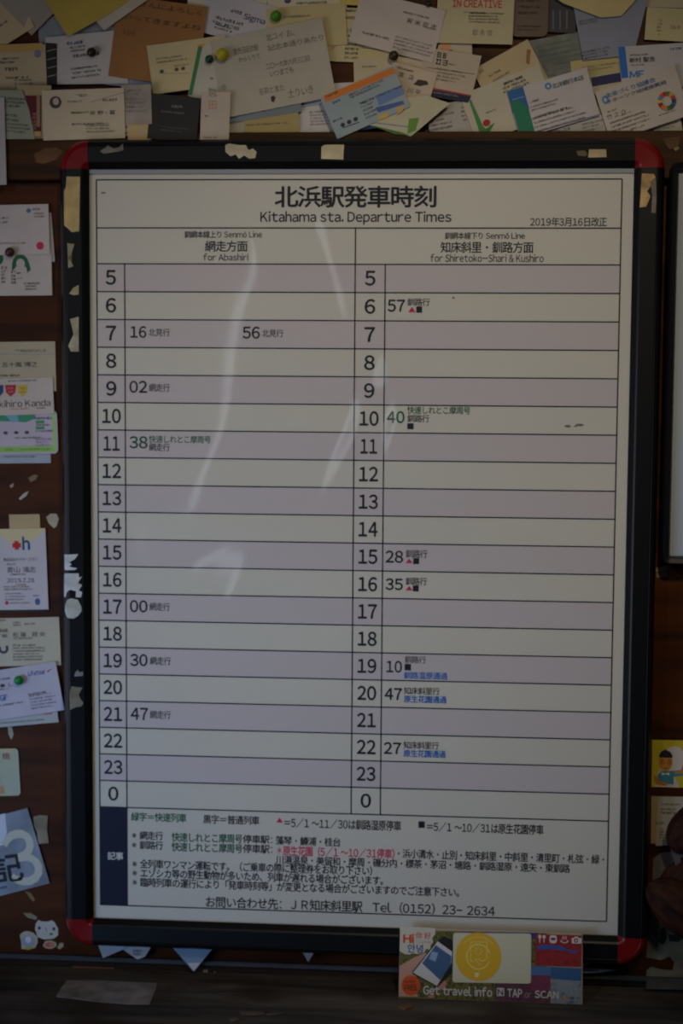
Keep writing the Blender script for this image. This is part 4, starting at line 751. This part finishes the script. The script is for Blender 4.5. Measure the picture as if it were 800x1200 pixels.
def st(s, x0, x1, y0, y1, col, bold=.01, rot=0.0, lev=10):
    a = loc_s(x0, y1); b = loc_s(x1, y0); F.text(s, a[0], b[0], a[1], b[1], col, bold, lev, rot)
st('Hi', 470.5, 483.7, 1095.5, 1106.5, (206, 74, 40), .04)
st('你 好', 485, 503.5, 1093.5, 1101, (206, 84, 84), .01)
st('こんにちは', 485.5, 503.5, 1103.3, 1106.3, (150, 146, 140), .0)
st('안녕', 476, 494.5, 1108, 1118, (50, 100, 160), .02)
q = loc_s(481, 1156.5); F.ring(q[0], q[1], .0104, .0108, (206, 84, 30), 0, 9)
st('You Hear', 472, 486, 1150, 1154, (90, 40, 20), .01, .1); st('FREE', 473.5, 488.5, 1156, 1162.5, (80, 36, 20), .02, .1)
# white label with yellow disc; the printed square code beside the disc is left off
def rr(x0, x1, y0, y1, r, col, lev):
    pts_ = []
    for cx, cy, a0 in ((x1 - r, y0 + r, -90), (x1 - r, y1 - r, 0), (x0 + r, y1 - r, 90), (x0 + r, y0 + r, 180)):
        for k in range(5):
            t = math.radians(a0 + 22.5 * k); pts_.append((cx + r * math.cos(t), cy + r * math.sin(t)))
    sp(pts_, col, lev)
rr(530, 622, 1093.5, 1152, 3, (206, 204, 178), 7)
q = loc_s(560, 1121.5); YL = (222, 176, 40); F.ring(q[0], q[1], .0254, .0262, YL, 0, 9)
PALE = (236, 214, 120)
F.ring(q[0], q[1], .0135, .0140, PALE, .90, 10, 20, 340)
F.ring(q[0], q[1], .0215, .0222, (228, 196, 90), .93, 10, 40, 140)
for (a, b, c, d) in ((551, 1104, 570, 1104), (551, 1104, 551, 1127), (570, 1104, 570, 1124), (551, 1127, 555, 1127), (556, 1125, 563, 1131), (563, 1127, 570, 1124), (556, 1125, 560, 1124), (560, 1124, 566, 1127)): F.line(loc_s(a, b), loc_s(c, d), .0009, PALE, 11)
for t in range(8):
    a = t * math.pi / 4; F.line((q[0] + .0022 * math.cos(a), q[1] + .006 + .0022 * math.sin(a)), (q[0] + .005 * math.cos(a), q[1] + .006 + .005 * math.sin(a)), .0008, PALE, 11)
rr(556, 561, 1140, 1145.5, .8, (236, 220, 150), 11)
st('Get travel info', 495.5, 577, 1157, 1167, (204, 202, 200), .03); st('N', 583, 590, 1159, 1166, (60, 60, 64), .03, 0, 12)
rr(582, 591, 1157.5, 1167, 1, (200, 198, 196), 11)
st('TAP', 594.5, 612, 1158.5, 1168, (200, 198, 196), .03); st('or', 615, 622.5, 1162.5, 1168.5, (150, 140, 150), .01); st('SCAN', 626.5, 654.5, 1160, 1168.5, (200, 198, 196), .03)
# icons: fork and spoon, tram, hot spring, camera
WI = (214, 208, 206)
for x in (632, 637): F.line(loc_s(x, 1096), loc_s(x, 1104), .0010, WI, 11)
q2 = loc_s(632, 1097); F.ring(q2[0], q2[1], .0018, .0022, WI, 0, 11); q2 = loc_s(637, 1097); F.ring(q2[0], q2[1], .0018, .0018, WI, 0, 11)
rr(643.5, 652, 1095, 1104.5, 3, WI, 11); rr(645, 650.5, 1098, 1101, .5, (130, 30, 40), 12)
q2 = loc_s(661, 1101); F.ring(q2[0], q2[1], .0045, .003, WI, .7, 11, 180, 360)
for dx in (-2, 0, 2): F.line(loc_s(661 + dx, 1096), loc_s(661 + dx, 1100), .0007, WI, 11)
rr(669.5, 681, 1098, 1104.5, 1, WI, 11); rr(672.5, 677, 1096.5, 1099, .5, WI, 11); q2 = loc_s(674.5, 1101); F.ring(q2[0], q2[1], .0024, .0024, (130, 30, 40), .5, 12)
q2 = loc_s(661, 1167); F.ring(q2[0], q2[1], .0018, .0018, (206, 140, 50), 0, 11)
F.filler(loc_s(672, 1167.5)[0], loc_s(672, 1167.5)[1], .013, .002, 1, .002, (70, 80, 90), RNG, 11)
F.build(sign, 0.0, name='lettering', step=.00008)

# ---------------------------------------------------------------- tape and bits on the ledge
def ledge_piece(name, label, cat, ol, col, h=.0006, var=.3, rough=.4):
    pts_ = [LZ(x, y, z_ledge) for x, y in ol]; c = sum(pts_, Vector()) / len(pts_); c.z = z_ledge
    bm = bmesh.new(); a = [bm.verts.new((p.x - c.x, p.y - c.y, h)) for p in pts_]; b = [bm.verts.new((p.x - c.x, p.y - c.y, 0)) for p in pts_]
    bm.faces.new(a); bm.faces.new(b[::-1])
    for i in range(len(a)): j = (i + 1) % len(a); bm.faces.new((a[i], b[i], b[j], a[j]))
    bm.normal_update(); bmesh.ops.triangulate(bm, faces=[f for f in bm.faces if len(f.verts) > 4])
    return tag(from_bm(name, bm, mat(col, rough, var, 40, 'tape'), None, c), label, cat, 'wood chips on the ledge' if cat == 'wood chip' else None)
ledge_piece('packing_tape', 'grey strip of cloudy tape stuck on the dark ledge', 'tape', [(78, 1149.5), (108, 1149), (148, 1151), (183.5, 1152.5), (183, 1158), (175, 1177.5), (150, 1177), (122, 1175), (108, 1173.5), (66, 1168), (72, 1158)], (150, 146, 146))
ledge_piece('wood_chip', 'small tan sliver on the ledge near the middle of the picture', 'wood chip', [(281, 1187), (300, 1186.5), (318, 1188), (300, 1190), (283, 1189.5)], (120, 104, 92), .0012)
ledge_piece('wood_chip', 'short pale sliver on the ledge at the front, left of the middle', 'wood chip', [(268, 1195), (276, 1193.5), (281, 1196), (272, 1198)], (116, 104, 94), .0012)
ledge_piece('wood_chip', 'brown chip on the ledge in front of the travel board', 'wood chip', [(466, 1181), (472, 1178), (480, 1177), (484, 1181), (474, 1184)], (120, 92, 76), .0015)
ledge_piece('wood_chip', 'faint tan sliver lying on the ledge under the frame', 'wood chip', [(308, 1188), (322, 1186), (334, 1188), (318, 1190)], (100, 92, 84), .0012)
dd = .0012
card('thin orange brown tape strip on the dark batten at the left', (85, 1132, 135, 1135, 3.4), 0, (130, 78, 48), (), outline=[(85, 1132), (110, 1133), (134, 1134), (134, 1137), (108, 1136.5), (85, 1135)], cat='tape', name='tape_rest', d=.0017, var=.3)
card('dull brown smudge of tape just below the orange brown strip', (100, 1139, 125, 1141, 4), 0, (92, 68, 46), (), outline=[(101, 1139), (112, 1140), (124, 1139), (122, 1142), (106, 1142.5)], cat='tape', name='tape_rest', d=.0017, var=.3)
card('curled pale scrap on the dark batten below the two toned corner', (237, 1136, 254, 1137, 9), 0, (146, 140, 110), (), outline=[(238, 1137), (243, 1136), (243.5, 1141), (248, 1142), (252, 1138), (253, 1141), (248, 1145), (241, 1145), (237, 1141)], cat='paper scrap', name='paper_scrap', d=.0017, var=.3)

# ---------------------------------------------------------------- brown bundle hanging at the right edge
M_HUSK = wood('dry_brown_fibre', (26, 15, 12), (74, 42, 30), stretch=(10, 10, 3), rough=.75, bump=1.0, scale=9)
def lump(name, cx, cy, d, rx, rz, ry, rot, parent, seed, ridges=9, m=None):
    rg = random.Random(seed); c = P(cx, cy, d)
    bm = bmesh.new(); bmesh.ops.create_uvsphere(bm, u_segments=48, v_segments=28, radius=1)
    for v in bm.verts:
        a = math.atan2(v.co.y, v.co.x); rr_ = 1 + .05 * math.sin(a * ridges + v.co.z * 2.0) * (1 - v.co.z ** 2) + .02 * rg.random()
        taper = 1 - .18 * v.co.z
        v.co = Vector((v.co.x * rx * rr_ * taper, v.co.y * ry * rr_ * taper, v.co.z * rz))
    o = from_bm(name, bm, m or M_HUSK, parent, None, (0, rot, 0), smooth=True)
    o.location = c - (parent.location if parent else Vector()); return o
bc = P(800, 1010, .05)
bun = bpy.data.objects.new('fibre_bundle', None); COL.objects.link(bun); bun.location = (bc.x, 0, bc.z)
tag(bun, 'dark brown ridged bundle hanging at the lower right edge of the wall', 'ornament')
lump('upper_lump', 809, 968, .032, .020, .034, .016, .55, bun, 1, 7)
lump('middle_lump', 812, 1034, .030, .034, .030, .020, .2, bun, 3, 5)
lump('lower_lump', 803, 1064, .044, .030, .048, .024, -1.05, bun, 2, 15)
bm = bmesh.new()
A = [P(786, 985, .030), P(794, 1010, .036), P(798, 1030, .040), P(806, 1040, .040)]
for p, q_ in zip(A[:-1], A[1:]):
    d_ = (q_ - p); n_ = Vector((d_.z, 0, -d_.x)).normalized() * .0035
    vs4 = [bm.verts.new(x - bun.location) for x in (p - n_, p + n_, q_ + n_, q_ - n_)]; vs5 = [bm.verts.new(v.co + Vector((0, .002, 0))) for v in vs4]
    bm.faces.new(vs4); bm.faces.new(vs5[::-1])
    for i in range(4): j = (i + 1) % 4; bm.faces.new((vs4[i], vs5[i], vs5[j], vs4[j]))
o = from_bm('strap', bm, mat((84, 78, 84), .6, .1), bun); o['label'] = 'dull grey strap'

bpy.data.objects.remove(TXO); bpy.data.curves.remove(TXT)
print('objects', len(SC.objects))
